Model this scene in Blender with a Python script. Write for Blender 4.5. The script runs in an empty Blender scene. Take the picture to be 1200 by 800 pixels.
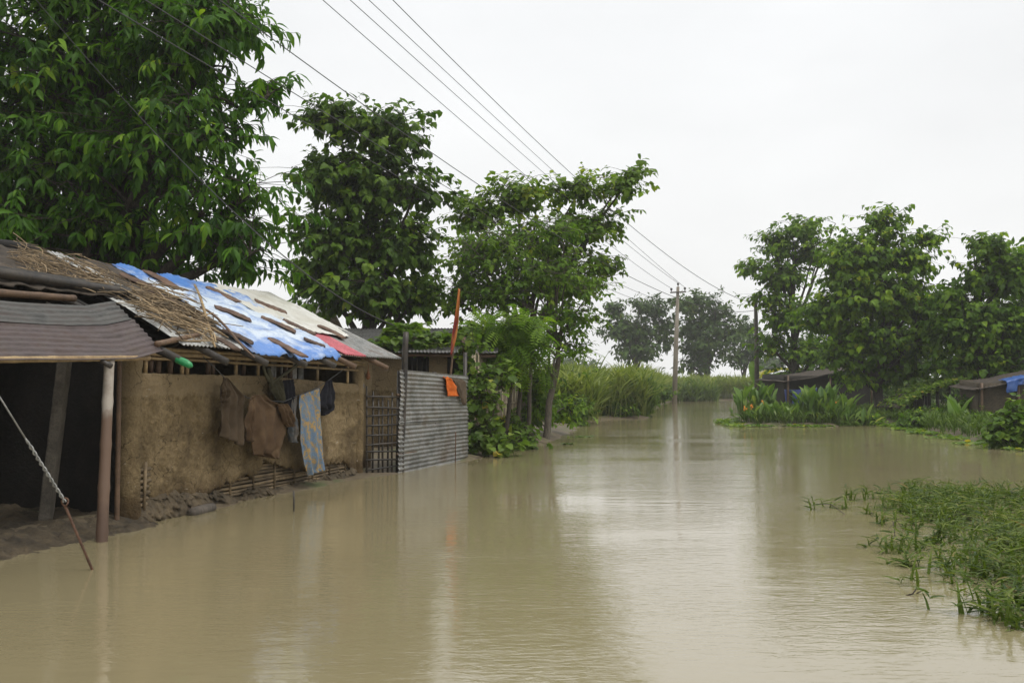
import bpy, math, random
import numpy as np
from mathutils import Vector, Matrix, noise as mnoise

R = math.radians
scene = bpy.context.scene
COL = scene.collection

# ------------------------------------------------------------------ camera
CAM_H = 1.65
PITCH = R(2.454)
F = 35.0 / 36.0 * 1200.0
cam_d = bpy.data.cameras.new('camera')
cam = bpy.data.objects.new('camera', cam_d)
COL.objects.link(cam)
cam.location = (0, 0, CAM_H)
cam.rotation_euler = (R(90) + PITCH, 0, 0)
cam_d.lens = 35
cam_d.sensor_width = 36
cam_d.clip_start = 0.1
cam_d.clip_end = 3000
scene.camera = cam

# ------------------------------------------------------------------ world, sun, exposure
SUN_EL, SUN_ROT = R(62), R(125)
world = bpy.data.worlds.new('World')
scene.world = world
world.use_nodes = True
wn = world.node_tree.nodes
wl = world.node_tree.links
wn.clear()
w_out = wn.new('ShaderNodeOutputWorld')
w_bg = wn.new('ShaderNodeBackground')
w_sky = wn.new('ShaderNodeTexSky')
w_sky.sky_type = 'NISHITA'
w_sky.sun_disc = False
w_sky.sun_elevation = SUN_EL
w_sky.sun_rotation = SUN_ROT
w_sky.dust_density = 6
w_sky.air_density = 1.0
# an overcast layer in front of the clear sky: brighter towards the zenith, faint cloud relief
w_tc = wn.new('ShaderNodeTexCoord')
w_sep = wn.new('ShaderNodeSeparateXYZ')
wl.new(w_tc.outputs['Generated'], w_sep.inputs[0])
w_ramp = wn.new('ShaderNodeValToRGB')
w_ramp.color_ramp.elements[0].position = 0.0
w_ramp.color_ramp.elements[0].color = (9.8, 9.8, 9.7, 1)
w_ramp.color_ramp.elements[1].position = 0.9
w_ramp.color_ramp.elements[1].color = (14.0, 14.2, 14.4, 1)
e = w_ramp.color_ramp.elements.new(0.34)
e.color = (9.3, 9.4, 9.45, 1)
wl.new(w_sep.outputs['Z'], w_ramp.inputs['Fac'])
w_noise = wn.new('ShaderNodeTexNoise')
w_noise.inputs['Scale'].default_value = 2.2
w_noise.inputs['Detail'].default_value = 4
w_map = wn.new('ShaderNodeMapping')
w_map.inputs['Scale'].default_value = (1, 1, 2.6)
wl.new(w_tc.outputs['Generated'], w_map.inputs['Vector'])
wl.new(w_map.outputs['Vector'], w_noise.inputs['Vector'])
w_mr = wn.new('ShaderNodeMapRange')
w_mr.inputs['From Min'].default_value = 0.3
w_mr.inputs['From Max'].default_value = 0.7
w_mr.inputs['To Min'].default_value = 0.91
w_mr.inputs['To Max'].default_value = 1.05
wl.new(w_noise.outputs['Fac'], w_mr.inputs['Value'])
w_mul = wn.new('ShaderNodeVectorMath')
w_mul.operation = 'SCALE'
wl.new(w_ramp.outputs['Color'], w_mul.inputs[0])
wl.new(w_mr.outputs['Result'], w_mul.inputs['Scale'])
w_mix = wn.new('ShaderNodeMixRGB')
w_mix.inputs['Fac'].default_value = 0.93
wl.new(w_sky.outputs['Color'], w_mix.inputs['Color1'])
wl.new(w_mul.outputs['Vector'], w_mix.inputs['Color2'])
wl.new(w_mix.outputs['Color'], w_bg.inputs['Color'])
w_bg.inputs['Strength'].default_value = 0.1
wl.new(w_bg.outputs['Background'], w_out.inputs['Surface'])

sun_d = bpy.data.lights.new('sun', 'SUN')
sun_d.energy = 1.5
sun_d.angle = R(14)
sun_d.color = (1.0, 0.97, 0.92)
sun = bpy.data.objects.new('sun', sun_d)
COL.objects.link(sun)
sun.rotation_euler = (R(90) - SUN_EL, 0, R(180) - SUN_ROT)
sun.rotation_euler = Vector((math.sin(SUN_ROT) * math.cos(SUN_EL), math.cos(SUN_ROT) * math.cos(SUN_EL), math.sin(SUN_EL))).to_track_quat('Z', 'Y').to_euler()
sun.location = (0, 0, 30)

vs = scene.view_settings
vs.view_transform = 'Standard'
vs.look = 'None'
vs.exposure = 0.12
vs.gamma = 1
vs.use_curve_mapping = False
scene.cycles.volume_bounces = 1
scene.cycles.max_bounces = 8
scene.cycles.transparent_max_bounces = 8

# ------------------------------------------------------------------ helpers: measuring
CA, SA = math.cos(PITCH), math.sin(PITCH)
def ray(px, py):
    u = (px - 600.0) / F
    v = (400.0 - py) / F
    return Vector((u, CA - v * SA, SA + v * CA))
def on_level(px, py, z=0.0):
    d = ray(px, py)
    t = (z - CAM_H) / d.z
    return Vector((d.x * t, d.y * t, z))
def at_y(px, py, Y):
    d = ray(px, py)
    t = Y / d.y
    return Vector((d.x * t, Y, CAM_H + d.z * t))
def on_plane(px, py, o, n):
    d = ray(px, py)
    c = Vector((0, 0, CAM_H))
    t = (Vector(o) - c).dot(n) / d.dot(n)
    return c + d * t

# the hut's own frame: s along the front wall, w towards the back, z up
HUT_O = Vector((-4.5, 12.0, 0.0))
HUT_A = math.atan2(0.962, 0.272)
HUT_M = Matrix.Translation(HUT_O) @ Matrix.Rotation(HUT_A, 4, 'Z')
HUT_I = HUT_M.inverted()
HS = Vector((math.cos(HUT_A), math.sin(HUT_A), 0))
HW = Vector((-math.sin(HUT_A), math.cos(HUT_A), 0))
EAVE_W, EAVE_Z, RIDGE_W, RIDGE_Z = -0.42, 2.13, 2.28, 3.40
SLOPE = (RIDGE_Z - EAVE_Z) / (RIDGE_W - EAVE_W)
def H(s, w, z):
    return HUT_M @ Vector((s, w, z))
def wall_pt(px, py, w=0.0):
    p = HUT_I @ on_plane(px, py, HUT_O + HW * w, HW)
    return p.x, p.z
RN = Vector((0, -SLOPE, 1)).normalized()
def roof_z(w):
    return EAVE_Z + SLOPE * (w - EAVE_W)
def roof_pt(px, py, lift=0.0):
    n = (HUT_M.to_3x3() @ RN)
    o = H(0, EAVE_W, EAVE_Z) + n * lift
    p = HUT_I @ on_plane(px, py, o, n)
    return p.x, p.y

# ------------------------------------------------------------------ helpers: objects
def tag(o, label=None, cat=None, group=None, kind=None):
    if label: o['label'] = label
    if cat: o['category'] = cat
    if group: o['group'] = group
    if kind: o['kind'] = kind
    return o
def empty(name, loc, label, cat, group=None, rotz=0.0):
    o = bpy.data.objects.new(name, None)
    o.empty_display_size = 0.2
    COL.objects.link(o)
    o.location = loc
    o.rotation_euler = (0, 0, rotz)
    return tag(o, label, cat, group)

class MB:
    def __init__(self):
        self.V = []; self.L = []; self.S = []; self.T = []; self.n = 0
    def add(self, V, F_, tint=0.5):
        V = np.asarray(V, dtype=np.float64).reshape(-1, 3)
        if isinstance(F_, np.ndarray):
            loops = F_.reshape(-1) + self.n
            sizes = np.full(len(F_), F_.shape[1])
        else:
            loops = np.array([i for f in F_ for i in f], dtype=np.int64) + self.n
            sizes = np.array([len(f) for f in F_], dtype=np.int64)
        self.V.append(V); self.L.append(loops); self.S.append(sizes)
        t = np.asarray(tint, dtype=np.float64)
        if t.ndim == 0:
            t = np.full(len(sizes), float(t))
        self.T.append(t)
        self.n += len(V)
    def build(self, name, mat, parent=None, smooth=True, top=False, solid=None, bevel=None):
        if not self.V:
            self.add([(0, 0, 0), (.001, 0, 0), (0, .001, 0)], [(0, 1, 2)])
        V = np.concatenate(self.V); L = np.concatenate(self.L); S = np.concatenate(self.S); T = np.concatenate(self.T)
        origin = np.zeros(3)
        if top:
            origin = np.array([(V[:, 0].min() + V[:, 0].max()) / 2, (V[:, 1].min() + V[:, 1].max()) / 2, V[:, 2].min()])
            V = V - origin
        me = bpy.data.meshes.new(name)
        me.vertices.add(len(V)); me.vertices.foreach_set('co', V.ravel())
        me.loops.add(len(L)); me.loops.foreach_set('vertex_index', L.astype(np.int32))
        me.polygons.add(len(S))
        st = np.concatenate([[0], np.cumsum(S)[:-1]])
        me.polygons.foreach_set('loop_start', st.astype(np.int32))
        me.polygons.foreach_set('loop_total', S.astype(np.int32))
        me.polygons.foreach_set('use_smooth', np.full(len(S), bool(smooth)))
        a = me.attributes.new('tint', 'FLOAT', 'FACE')
        a.data.foreach_set('value', T.astype(np.float32))
        me.update(calc_edges=True)
        me.validate()
        me.materials.append(mat)
        o = bpy.data.objects.new(name, me)
        COL.objects.link(o)
        o.location = origin
        if parent is not None:
            o.parent = parent
        if solid:
            m = o.modifiers.new('solid', 'SOLIDIFY'); m.thickness = solid; m.offset = 0
        if bevel:
            m = o.modifiers.new('bevel', 'BEVEL'); m.width = bevel; m.segments = 2; m.limit_method = 'ANGLE'
        return o
    # -- shapes
    def tube(self, pts, r, seg=8, caps=True, tint=0.5, tw=0.0):
        pts = [Vector(p) for p in pts]
        n = len(pts)
        if not hasattr(r, '__len__'): r = [r] * n
        V = []
        d0 = (pts[1] - pts[0]).normalized()
        ref = Vector((0, 0, 1)) if abs(d0.z) < 0.9 else Vector((1, 0, 0))
        a = d0.cross(ref).normalized()
        for i, p in enumerate(pts):
            d = (pts[min(i + 1, n - 1)] - pts[max(i - 1, 0)])
            if d.length < 1e-9: d = d0
            d.normalize()
            a = (a - d * a.dot(d))
            if a.length < 1e-6: a = d.orthogonal()
            a.normalize()
            b = d.cross(a)
            for k in range(seg):
                t = 2 * math.pi * k / seg + tw * i
                V.append(p + (a * math.cos(t) + b * math.sin(t)) * r[i])
        F_ = []
        for i in range(n - 1):
            for k in range(seg):
                k2 = (k + 1) % seg
                F_.append((i * seg + k, i * seg + k2, (i + 1) * seg + k2, (i + 1) * seg + k))
        if caps:
            F_.append(tuple(range(seg - 1, -1, -1)))
            F_.append(tuple((n - 1) * seg + k for k in range(seg)))
        self.add([tuple(v) for v in V], F_, tint)
    def box(self, c, size, M=None, tint=0.5):
        x, y, z = size[0] / 2, size[1] / 2, size[2] / 2
        V = [Vector(p) for p in ((-x, -y, -z), (x, -y, -z), (x, y, -z), (-x, y, -z), (-x, -y, z), (x, -y, z), (x, y, z), (-x, y, z))]
        if M is not None: V = [M @ v for v in V]
        V = [tuple(v + Vector(c)) for v in V]
        self.add(V, [(0, 3, 2, 1), (4, 5, 6, 7), (0, 1, 5, 4), (1, 2, 6, 5), (2, 3, 7, 6), (3, 0, 4, 7)], tint)
    def grid(self, fn, nu, nv, tint=0.5, mask=None):
        V = [tuple(fn(i / nu, j / nv)) for j in range(nv + 1) for i in range(nu + 1)]
        F_ = []
        for j in range(nv):
            for i in range(nu):
                if mask and not mask((i + .5) / nu, (j + .5) / nv): continue
                a = j * (nu + 1) + i
                F_.append((a, a + 1, a + nu + 2, a + nu + 1))
        self.add(V, F_, tint)
    def slab(self, fn, fb, nu, nv, tint=0.5):
        # a closed sheet: front fn(u,v), back fb(u,v)
        N = (nu + 1) * (nv + 1)
        V = [tuple(fn(i / nu, j / nv)) for j in range(nv + 1) for i in range(nu + 1)]
        V += [tuple(fb(i / nu, j / nv)) for j in range(nv + 1) for i in range(nu + 1)]
        F_ = []
        for j in range(nv):
            for i in range(nu):
                a = j * (nu + 1) + i
                F_.append((a, a + 1, a + nu + 2, a + nu + 1))
                F_.append((N + a, N + a + nu + 1, N + a + nu + 2, N + a + 1))
        rim = [i for i in range(nu)] + [(j * (nu + 1) + nu) for j in range(nv)] + [nv * (nu + 1) + nu - i for i in range(nu)] + [(nv - j) * (nu + 1) for j in range(nv)]
        for k in range(len(rim)):
            a, b = rim[k], rim[(k + 1) % len(rim)]
            F_.append((b, a, N + a, N + b))
        self.add(V, F_, tint)

def nz(x, y=0.0, z=0.0):
    return mnoise.noise(Vector((x, y, z)))
def fbm(x, y=0.0, z=0.0, o=3):
    return mnoise.fractal(Vector((x, y, z)), 0.9, 2.0, o)
def lerp(a, b, t): return a + (b - a) * t
def interp(x, xs, ys): return float(np.interp(x, xs, ys))
def poly_at(P, t):
    # point at parameter t along a polyline of equal steps
    n = len(P) - 1
    f = min(max(t, 0), 1) * n
    i = min(int(f), n - 1)
    return Vector(P[i]).lerp(Vector(P[i + 1]), f - i)

# ------------------------------------------------------------------ materials
def newmat(name):
    m = bpy.data.materials.new(name)
    m.use_nodes = True
    nt = m.node_tree
    b = nt.nodes['Principled BSDF']
    return m, nt, b
def ramp(nt, fac, stops):
    r = nt.nodes.new('ShaderNodeValToRGB')
    el = r.color_ramp.elements
    el[0].position, el[0].color = stops[0][0], (*stops[0][1], 1)
    el[1].position, el[1].color = stops[-1][0], (*stops[-1][1], 1)
    for p, c in stops[1:-1]:
        e_ = el.new(p); e_.color = (*c, 1)
    nt.links.new(fac, r.inputs['Fac'])
    return r.outputs['Color']
def noise_node(nt, scale, detail=5, rough=0.6, stretch=(1, 1, 1), coord='Object', distort=0.0):
    tc = nt.nodes.new('ShaderNodeTexCoord')
    mp = nt.nodes.new('ShaderNodeMapping')
    mp.inputs['Scale'].default_value = stretch
    nt.links.new(tc.outputs[coord], mp.inputs['Vector'])
    n = nt.nodes.new('ShaderNodeTexNoise')
    n.inputs['Scale'].default_value = scale
    n.inputs['Detail'].default_value = detail
    n.inputs['Roughness'].default_value = rough
    n.inputs['Distortion'].default_value = distort
    nt.links.new(mp.outputs['Vector'], n.inputs['Vector'])
    return n.outputs['Fac']
def mixc(nt, fac, c1, c2, mode='MIX'):
    x = nt.nodes.new('ShaderNodeMixRGB')
    x.blend_type = mode
    for k, v in (('Fac', fac), ('Color1', c1), ('Color2', c2)):
        if isinstance(v, (int, float)): x.inputs[k].default_value = v
        elif isinstance(v, tuple): x.inputs[k].default_value = (*v, 1)
        else: nt.links.new(v, x.inputs[k])
    return x.outputs['Color']
def bump(nt, b, fac, strength, dist=0.02):
    n = nt.nodes.new('ShaderNodeBump')
    n.inputs['Strength'].default_value = strength
    n.inputs['Distance'].default_value = dist
    nt.links.new(fac, n.inputs['Height'])
    nt.links.new(n.outputs['Normal'], b.inputs['Normal'])
def attr(nt, name='tint'):
    a = nt.nodes.new('ShaderNodeAttribute')
    a.attribute_name = name
    return a.outputs['Fac']
def two_tone(name, c1, c2, scale=6, rough=0.8, stretch=(1, 1, 1), bmp=0.3, fine=40, c3=None, tintvar=0.0, metal=0.0, dist=0.01, spec=0.4, lo=0.35, hi=0.65, rust=0.0):
    m, nt, b = newmat(name)
    n1 = noise_node(nt, scale, 6, 0.65, stretch)
    stops = [(lo, c1), (hi, c2)] if c3 is None else [(lo, c1), ((lo + hi) / 2, c2), (hi, c3)]
    col = ramp(nt, n1, stops)
    n2 = noise_node(nt, fine, 4, 0.7, stretch)
    col = mixc(nt, 0.55, col, ramp(nt, n2, [(0.3, (0.45, 0.45, 0.45)), (0.7, (1.3, 1.3, 1.3))]), 'MULTIPLY')
    if rust:
        nr = noise_node(nt, 2.6, 7, 0.75, (1, 1, 1.6))
        col = mixc(nt, ramp(nt, nr, [(0.54, (0, 0, 0)), (0.68, (rust,) * 3)]), col, (0.085, 0.045, 0.028))
        ns = noise_node(nt, 7, 5, 0.7, (1, 1, .25))
        col = mixc(nt, ramp(nt, ns, [(0.5, (0, 0, 0)), (0.75, (rust * .8,) * 3)]), col, (0.1, 0.085, 0.06))
    if tintvar:
        col = mixc(nt, 1.0, col, ramp(nt, attr(nt), [(0, (1 - tintvar,) * 3), (1, (1 + tintvar,) * 3)]), 'MULTIPLY')
    nt.links.new(col, b.inputs['Base Color'])
    b.inputs['Roughness'].default_value = rough
    b.inputs['Metallic'].default_value = metal
    b.inputs['Specular IOR Level'].default_value = spec
    if bmp: bump(nt, b, n2, bmp, dist)
    return m
def leaf_mat(name, dark, mid, light, rough=0.42, trans=0.3, yellow=None):
    m, nt, b = newmat(name)
    dark, mid, light = [tuple(c_ * k for c_, k in zip(q_, g_)) for q_, g_ in ((dark, (1.0, 1.0, .9)), (mid, (1.3, 1.2, .95)), (light, (1.25, 1.15, .95)))]
    t = attr(nt)
    st = [(0.0, dark), (0.5, mid), (0.9, light), (1.0, yellow or tuple(light[i] * k for i, k in enumerate((1.5, 1.15, 1.0))))]
    col = ramp(nt, t, st)
    n = noise_node(nt, 1.1, 3, 0.5)
    col = mixc(nt, 1.0, col, ramp(nt, n, [(0.3, (0.75, 0.8, 0.8)), (0.7, (1.2, 1.15, 1.05))]), 'MULTIPLY')
    nt.links.new(col, b.inputs['Base Color'])
    b.inputs['Roughness'].default_value = rough
    b.inputs['Specular IOR Level'].default_value = 0.18
    tr = nt.nodes.new('ShaderNodeBsdfTranslucent')
    nt.links.new(mixc(nt, 1.0, col, (1.5, 1.7, 0.6), 'MULTIPLY'), tr.inputs['Color'])
    mx = nt.nodes.new('ShaderNodeMixShader')
    mx.inputs['Fac'].default_value = trans
    nt.links.new(b.outputs['BSDF'], mx.inputs[1])
    nt.links.new(tr.outputs['BSDF'], mx.inputs[2])
    nt.links.new(mx.outputs['Shader'], nt.nodes['Material Output'].inputs['Surface'])
    return m

M = {}
# muddy flood water: silt colour below, a rippled clear surface on top
m, nt, b = newmat('flood_water')
silt = noise_node(nt, 0.12, 3, 0.5)
nt.links.new(ramp(nt, silt, [(0.3, (0.22, 0.183, 0.1)), (0.7, (0.265, 0.225, 0.13))]), b.inputs['Base Color'])
b.inputs['Roughness'].default_value = 0.05
b.inputs['IOR'].default_value = 2.05
r1 = noise_node(nt, 1.0, 3, 0.55, (6.5, 17.0, 1), 'Object', 0.8)
r2 = noise_node(nt, 1.0, 2, 0.5, (1.1, 3.2, 1), 'Object', 0.3)
r3 = noise_node(nt, 0.22, 2, 0.5, (0.7, 1.8, 1))
amp = nt.nodes.new('ShaderNodeMapRange')
amp.inputs['From Min'].default_value = 0.38
amp.inputs['From Max'].default_value = 0.62
amp.inputs['To Min'].default_value = 0.2
amp.inputs['To Max'].default_value = 1.0
nt.links.new(r3, amp.inputs['Value'])
mu = nt.nodes.new('ShaderNodeMath'); mu.operation = 'MULTIPLY'
nt.links.new(r1, mu.inputs[0]); nt.links.new(amp.outputs['Result'], mu.inputs[1])
ad = nt.nodes.new('ShaderNodeMath'); ad.operation = 'MULTIPLY_ADD'
nt.links.new(r2, ad.inputs[0]); ad.inputs[1].default_value = 0.95
nt.links.new(mu.outputs[0], ad.inputs[2])
bump(nt, b, ad.outputs[0], 1.0, 0.005)
M['water'] = m

M['ground'] = two_tone('wet_mud', (0.06, 0.045, 0.028), (0.13, 0.1, 0.06), 1.2, 0.75, bmp=0.6, fine=14, c3=(0.07, 0.085, 0.03), dist=0.03)
M['mud_wall'] = None
m, nt, b = newmat('mud_plaster')
n1 = noise_node(nt, 1.6, 6, 0.6)
col = ramp(nt, n1, [(0.3, (0.105, 0.075, 0.04)), (0.5, (0.225, 0.165, 0.087)), (0.7, (0.33, 0.248, 0.14))])
n2 = noise_node(nt, 26, 6, 0.7)
col = mixc(nt, 0.7, col, ramp(nt, n2, [(0.3, (0.5, 0.48, 0.45)), (0.7, (1.3, 1.3, 1.25))]), 'MULTIPLY')
tc = nt.nodes.new('ShaderNodeTexCoord')
sx = nt.nodes.new('ShaderNodeSeparateXYZ'); nt.links.new(tc.outputs['Object'], sx.inputs[0])
n4 = noise_node(nt, 3.0, 5, 0.7)
ma = nt.nodes.new('ShaderNodeMath'); ma.operation = 'MULTIPLY_ADD'
nt.links.new(n4, ma.inputs[0]); ma.inputs[1].default_value = 0.55
nt.links.new(sx.outputs['Z'], ma.inputs[2])
# the smoothed fresh coat at the top and the water soaked foot are stains in the mud itself
col = mixc(nt, ramp(nt, ma.outputs[0], [(0.5, (1, 1, 1)), (0.72, (0, 0, 0))]), col, mixc(nt, 1.0, col, (0.5, 0.46, 0.42), 'MULTIPLY'))
mb2 = nt.nodes.new('ShaderNodeMath'); mb2.operation = 'MULTIPLY_ADD'
nt.links.new(n4, mb2.inputs[0]); mb2.inputs[1].default_value = .22; nt.links.new(sx.outputs['Z'], mb2.inputs[2])
st2 = nt.nodes.new('ShaderNodeMapRange'); st2.inputs['From Min'].default_value = 1.6; st2.inputs['From Max'].default_value = 1.63; st2.inputs['To Max'].default_value = .6
nt.links.new(mb2.outputs[0], st2.inputs['Value'])
col = mixc(nt, st2.outputs['Result'], col, (0.33, 0.25, 0.145))
vo = nt.nodes.new('ShaderNodeTexVoronoi'); vo.feature = 'DISTANCE_TO_EDGE'; vo.inputs['Scale'].default_value = 2.6
mpv = nt.nodes.new('ShaderNodeMapping'); nt.links.new(tc.outputs['Object'], mpv.inputs['Vector'])
wob = nt.nodes.new('ShaderNodeTexNoise'); wob.inputs['Scale'].default_value = 3.5; wob.inputs['Detail'].default_value = 5
nt.links.new(tc.outputs['Object'], wob.inputs['Vector'])
nt.links.new(mixc(nt, 0.22, mpv.outputs['Vector'], wob.outputs['Color'], 'LINEAR_LIGHT'), vo.inputs['Vector'])
crack = ramp(nt, vo.outputs['Distance'], [(0.0, (0.16, 0.15, 0.14)), (0.016, (1, 1, 1))])
cm = noise_node(nt, 1.1, 2, 0.5)
col = mixc(nt, ramp(nt, cm, [(0.42, (0, 0, 0)), (0.55, (0.9, 0.9, 0.9))]), col, mixc(nt, 1.0, col, crack, 'MULTIPLY'))
chip = noise_node(nt, 1.0, 2, 0.5, (9, 9, 30))
col = mixc(nt, ramp(nt, chip, [(0.735, (0, 0, 0)), (0.755, (1, 1, 1))]), col, (0.42, 0.37, 0.3))
nt.links.new(col, b.inputs['Base Color'])
b.inputs['Roughness'].default_value = 0.92
b.inputs['Specular IOR Level'].default_value = 0.2
n3 = noise_node(nt, 42, 6, 0.75)
n5 = noise_node(nt, 13, 6, 0.72)
sm = nt.nodes.new('ShaderNodeMath'); sm.operation = 'MULTIPLY_ADD'
nt.links.new(n5, sm.inputs[0]); sm.inputs[1].default_value = 1.6; nt.links.new(n3, sm.inputs[2])
bump(nt, b, sm.outputs[0], 1.0, 0.035)
M['mud_wall'] = m
M['mud_shaded'] = two_tone('shaded_mud', (0.007, 0.006, 0.005), (0.018, 0.015, 0.012), 3, 0.9, bmp=0.6, fine=20, dist=.03)  # mud coloured near black to imitate the shade inside the shed
M['mud_wet'] = two_tone('wet_mud_foot', (0.04, 0.03, 0.017), (0.115, 0.085, 0.048), 3, 0.85, bmp=0.9, fine=22, dist=0.03)
M['bamboo'] = two_tone('dry_bamboo', (0.2, 0.13, 0.06), (0.36, 0.26, 0.13), 5, 0.55, bmp=0.15, fine=30, tintvar=0.35)
M['bamboo_dark'] = two_tone('wet_dark_bamboo', (0.02, 0.018, 0.016), (0.06, 0.048, 0.036), 6, 0.45, bmp=0.2, fine=30, tintvar=0.4)
M['bamboo_brown'] = two_tone('brown_bamboo', (0.07, 0.04, 0.022), (0.15, 0.09, 0.05), 5, 0.55, bmp=0.2, fine=30, tintvar=0.3)
M['lath'] = two_tone('bamboo_lath', (0.09, 0.065, 0.036), (0.2, 0.145, 0.08), 4, 0.75, bmp=0.3, fine=30, tintvar=0.45)
M['wood_old'] = two_tone('weathered_board', (0.05, 0.028, 0.018), (0.14, 0.085, 0.055), 4, 0.75, (1, 1, 1), 0.5, 35, tintvar=0.4)
M['wood_grey'] = two_tone('grey_timber', (0.05, 0.042, 0.034), (0.12, 0.1, 0.08), 4, 0.8, (6, 6, 1), 0.5, 30, tintvar=0.3)
M['concrete'] = two_tone('old_concrete', (0.07, 0.06, 0.047), (0.14, 0.122, 0.095), 5, 0.9, bmp=0.7, fine=50)
M['tin_grey'] = two_tone('galvanised_tin', (0.13, 0.13, 0.122), (0.26, 0.26, 0.245), 2.2, 0.45, (1, 1, 1), 0.1, 22, c3=(0.17, 0.145, 0.12), rust=.75, metal=0.5, tintvar=0.25)
M['tin_pale'] = two_tone('pale_tin', (0.36, 0.36, 0.34), (0.6, 0.6, 0.57), 2.5, 0.5, bmp=0.1, fine=18, rust=.7, metal=0.3, tintvar=0.25)
M['tin_rust'] = two_tone('rusty_brown_tin', (0.062, 0.045, 0.041), (0.1, 0.077, 0.074), 2.0, 0.5, (1, 3, 3), 0.1, 18, c3=(0.075, 0.05, 0.042), rust=.6, metal=0.25, tintvar=0.4)
M['tin_red'] = two_tone('red_tin', (0.36, 0.06, 0.075), (0.5, 0.13, 0.15), 3, 0.45, bmp=0.1, fine=20)
M['tin_old'] = two_tone('old_grey_tin', (0.055, 0.054, 0.05), (0.1, 0.097, 0.088), 2.5, 0.5, (1, 4, 4), .1, 20, c3=(0.07, 0.055, 0.048), metal=.3)
M['tin_dark'] = two_tone('dark_tin', (0.05, 0.05, 0.048), (0.13, 0.125, 0.12), 3, 0.5, bmp=0.1, fine=20, metal=0.3)
M['felt'] = two_tone('dark_roofing_felt', (0.032, 0.026, 0.02), (0.08, 0.062, 0.045), 4, 0.9, bmp=0.6, fine=24)
M['black'] = two_tone('matt_black', (0.008, 0.008, 0.008), (0.02, 0.018, 0.016), 5, 0.9, bmp=0.0)
M['rope_grey'] = two_tone('steel_cable', (0.22, 0.22, 0.21), (0.38, 0.38, 0.36), 20, 0.5, bmp=0.2, fine=90, metal=0.4)
M['rust'] = two_tone('rusted_iron', (0.06, 0.03, 0.018), (0.13, 0.065, 0.035), 15, 0.8, bmp=0.3, fine=60)
M['wire'] = two_tone('power_wire', (0.05, 0.05, 0.05), (0.08, 0.08, 0.08), 3, 0.6, bmp=0)
M['straw'] = two_tone('dry_sticks', (0.14, 0.1, 0.058), (0.3, 0.22, 0.125), 3, 0.85, bmp=0.2, fine=30, tintvar=0.6)
M['bark'] = two_tone('tree_bark', (0.035, 0.028, 0.02), (0.085, 0.07, 0.052), 5, 0.9, (3, 3, 1), 0.8, 20, dist=0.03)
M['bark_pale'] = two_tone('pale_bark', (0.07, 0.06, 0.045), (0.14, 0.12, 0.09), 5, 0.9, (3, 3, 1), 0.6, 20)
M['sticks_pale'] = two_tone('pale_reed_sticks', (0.16, 0.13, 0.085), (0.33, 0.28, 0.19), 3, 0.85, bmp=0.2, fine=20, tintvar=0.5)
M['woven'] = None
def woven_mat(name, k_):
    m, nt, b = newmat(name)
    tc = nt.nodes.new('ShaderNodeTexCoord')
    ck = nt.nodes.new('ShaderNodeTexBrick')
    ck.inputs['Scale'].default_value = 7.0
    ck.inputs['Mortar Size'].default_value = 0.03
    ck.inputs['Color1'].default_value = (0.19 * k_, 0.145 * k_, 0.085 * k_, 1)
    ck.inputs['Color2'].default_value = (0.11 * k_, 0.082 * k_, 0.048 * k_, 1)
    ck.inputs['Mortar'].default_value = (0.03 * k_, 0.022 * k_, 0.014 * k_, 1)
    sp = nt.nodes.new('ShaderNodeSeparateXYZ'); nt.links.new(tc.outputs['Object'], sp.inputs[0])
    cb = nt.nodes.new('ShaderNodeCombineXYZ')
    nt.links.new(sp.outputs['X'], cb.inputs['X']); nt.links.new(sp.outputs['Z'], cb.inputs['Y'])
    nt.links.new(cb.outputs[0], ck.inputs['Vector'])
    nv = noise_node(nt, 3, 4, 0.6)
    nt.links.new(mixc(nt, 0.6, ck.outputs['Color'], ramp(nt, nv, [(0.3, (0.5, 0.5, 0.5)), (0.7, (1.2, 1.2, 1.2))]), 'MULTIPLY'), b.inputs['Base Color'])
    b.inputs['Roughness'].default_value = 0.85
    bump(nt, b, ck.outputs['Fac'], -0.5, 0.01)
    return m
M['woven_shaded'] = woven_mat('shaded_bamboo_mat', .13)  # same mat with interior shade put into its colour
M['woven'] = woven_mat('woven_bamboo_mat', 1.0)
# tarpaulins: plastic sheet worn through to its white weave
def tarp(name, c1, c2, lo, hi, scale=1.5, wear=0.0):
    m, nt, b = newmat(name)
    n1 = noise_node(nt, scale, 7, 0.68, (1.0, 0.55, 1.0), 'Object', 0.5)
    if wear:
        wm = nt.nodes.new('ShaderNodeMath'); wm.operation = 'MULTIPLY_ADD'
        nt.links.new(attr(nt), wm.inputs[0]); wm.inputs[1].default_value = -wear
        w2 = nt.nodes.new('ShaderNodeMath'); w2.operation = 'ADD'; w2.inputs[1].default_value = wear * .5
        nt.links.new(n1, w2.inputs[0]); nt.links.new(w2.outputs[0], wm.inputs[2])
        n1 = wm.outputs[0]
    col = ramp(nt, n1, [(lo, c1), (hi, c2)])
    n2 = noise_node(nt, 30, 4, 0.7)
    col = mixc(nt, 0.35, col, ramp(nt, n2, [(0.3, (0.6, 0.6, 0.6)), (0.7, (1.2, 1.2, 1.2))]), 'MULTIPLY')
    nd = noise_node(nt, 2.7, 6, 0.7)
    col = mixc(nt, ramp(nt, nd, [(0.56, (0, 0, 0)), (0.72, (0.55, 0.55, 0.55))]), col, (0.2, 0.16, 0.11))
    nt.links.new(col, b.inputs['Base Color'])
    b.inputs['Roughness'].default_value = 0.38
    bump(nt, b, noise_node(nt, 9, 5, 0.6), 0.4, 0.02)
    return m
M['woven_dim'] = woven_mat('weathered_bamboo_mat', .55)
M['tarp_blue'] = tarp('blue_white_tarpaulin', (0.08, 0.2, 0.5), (0.56, 0.63, 0.7), 0.36, 0.6, 2.3, .6)
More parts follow.
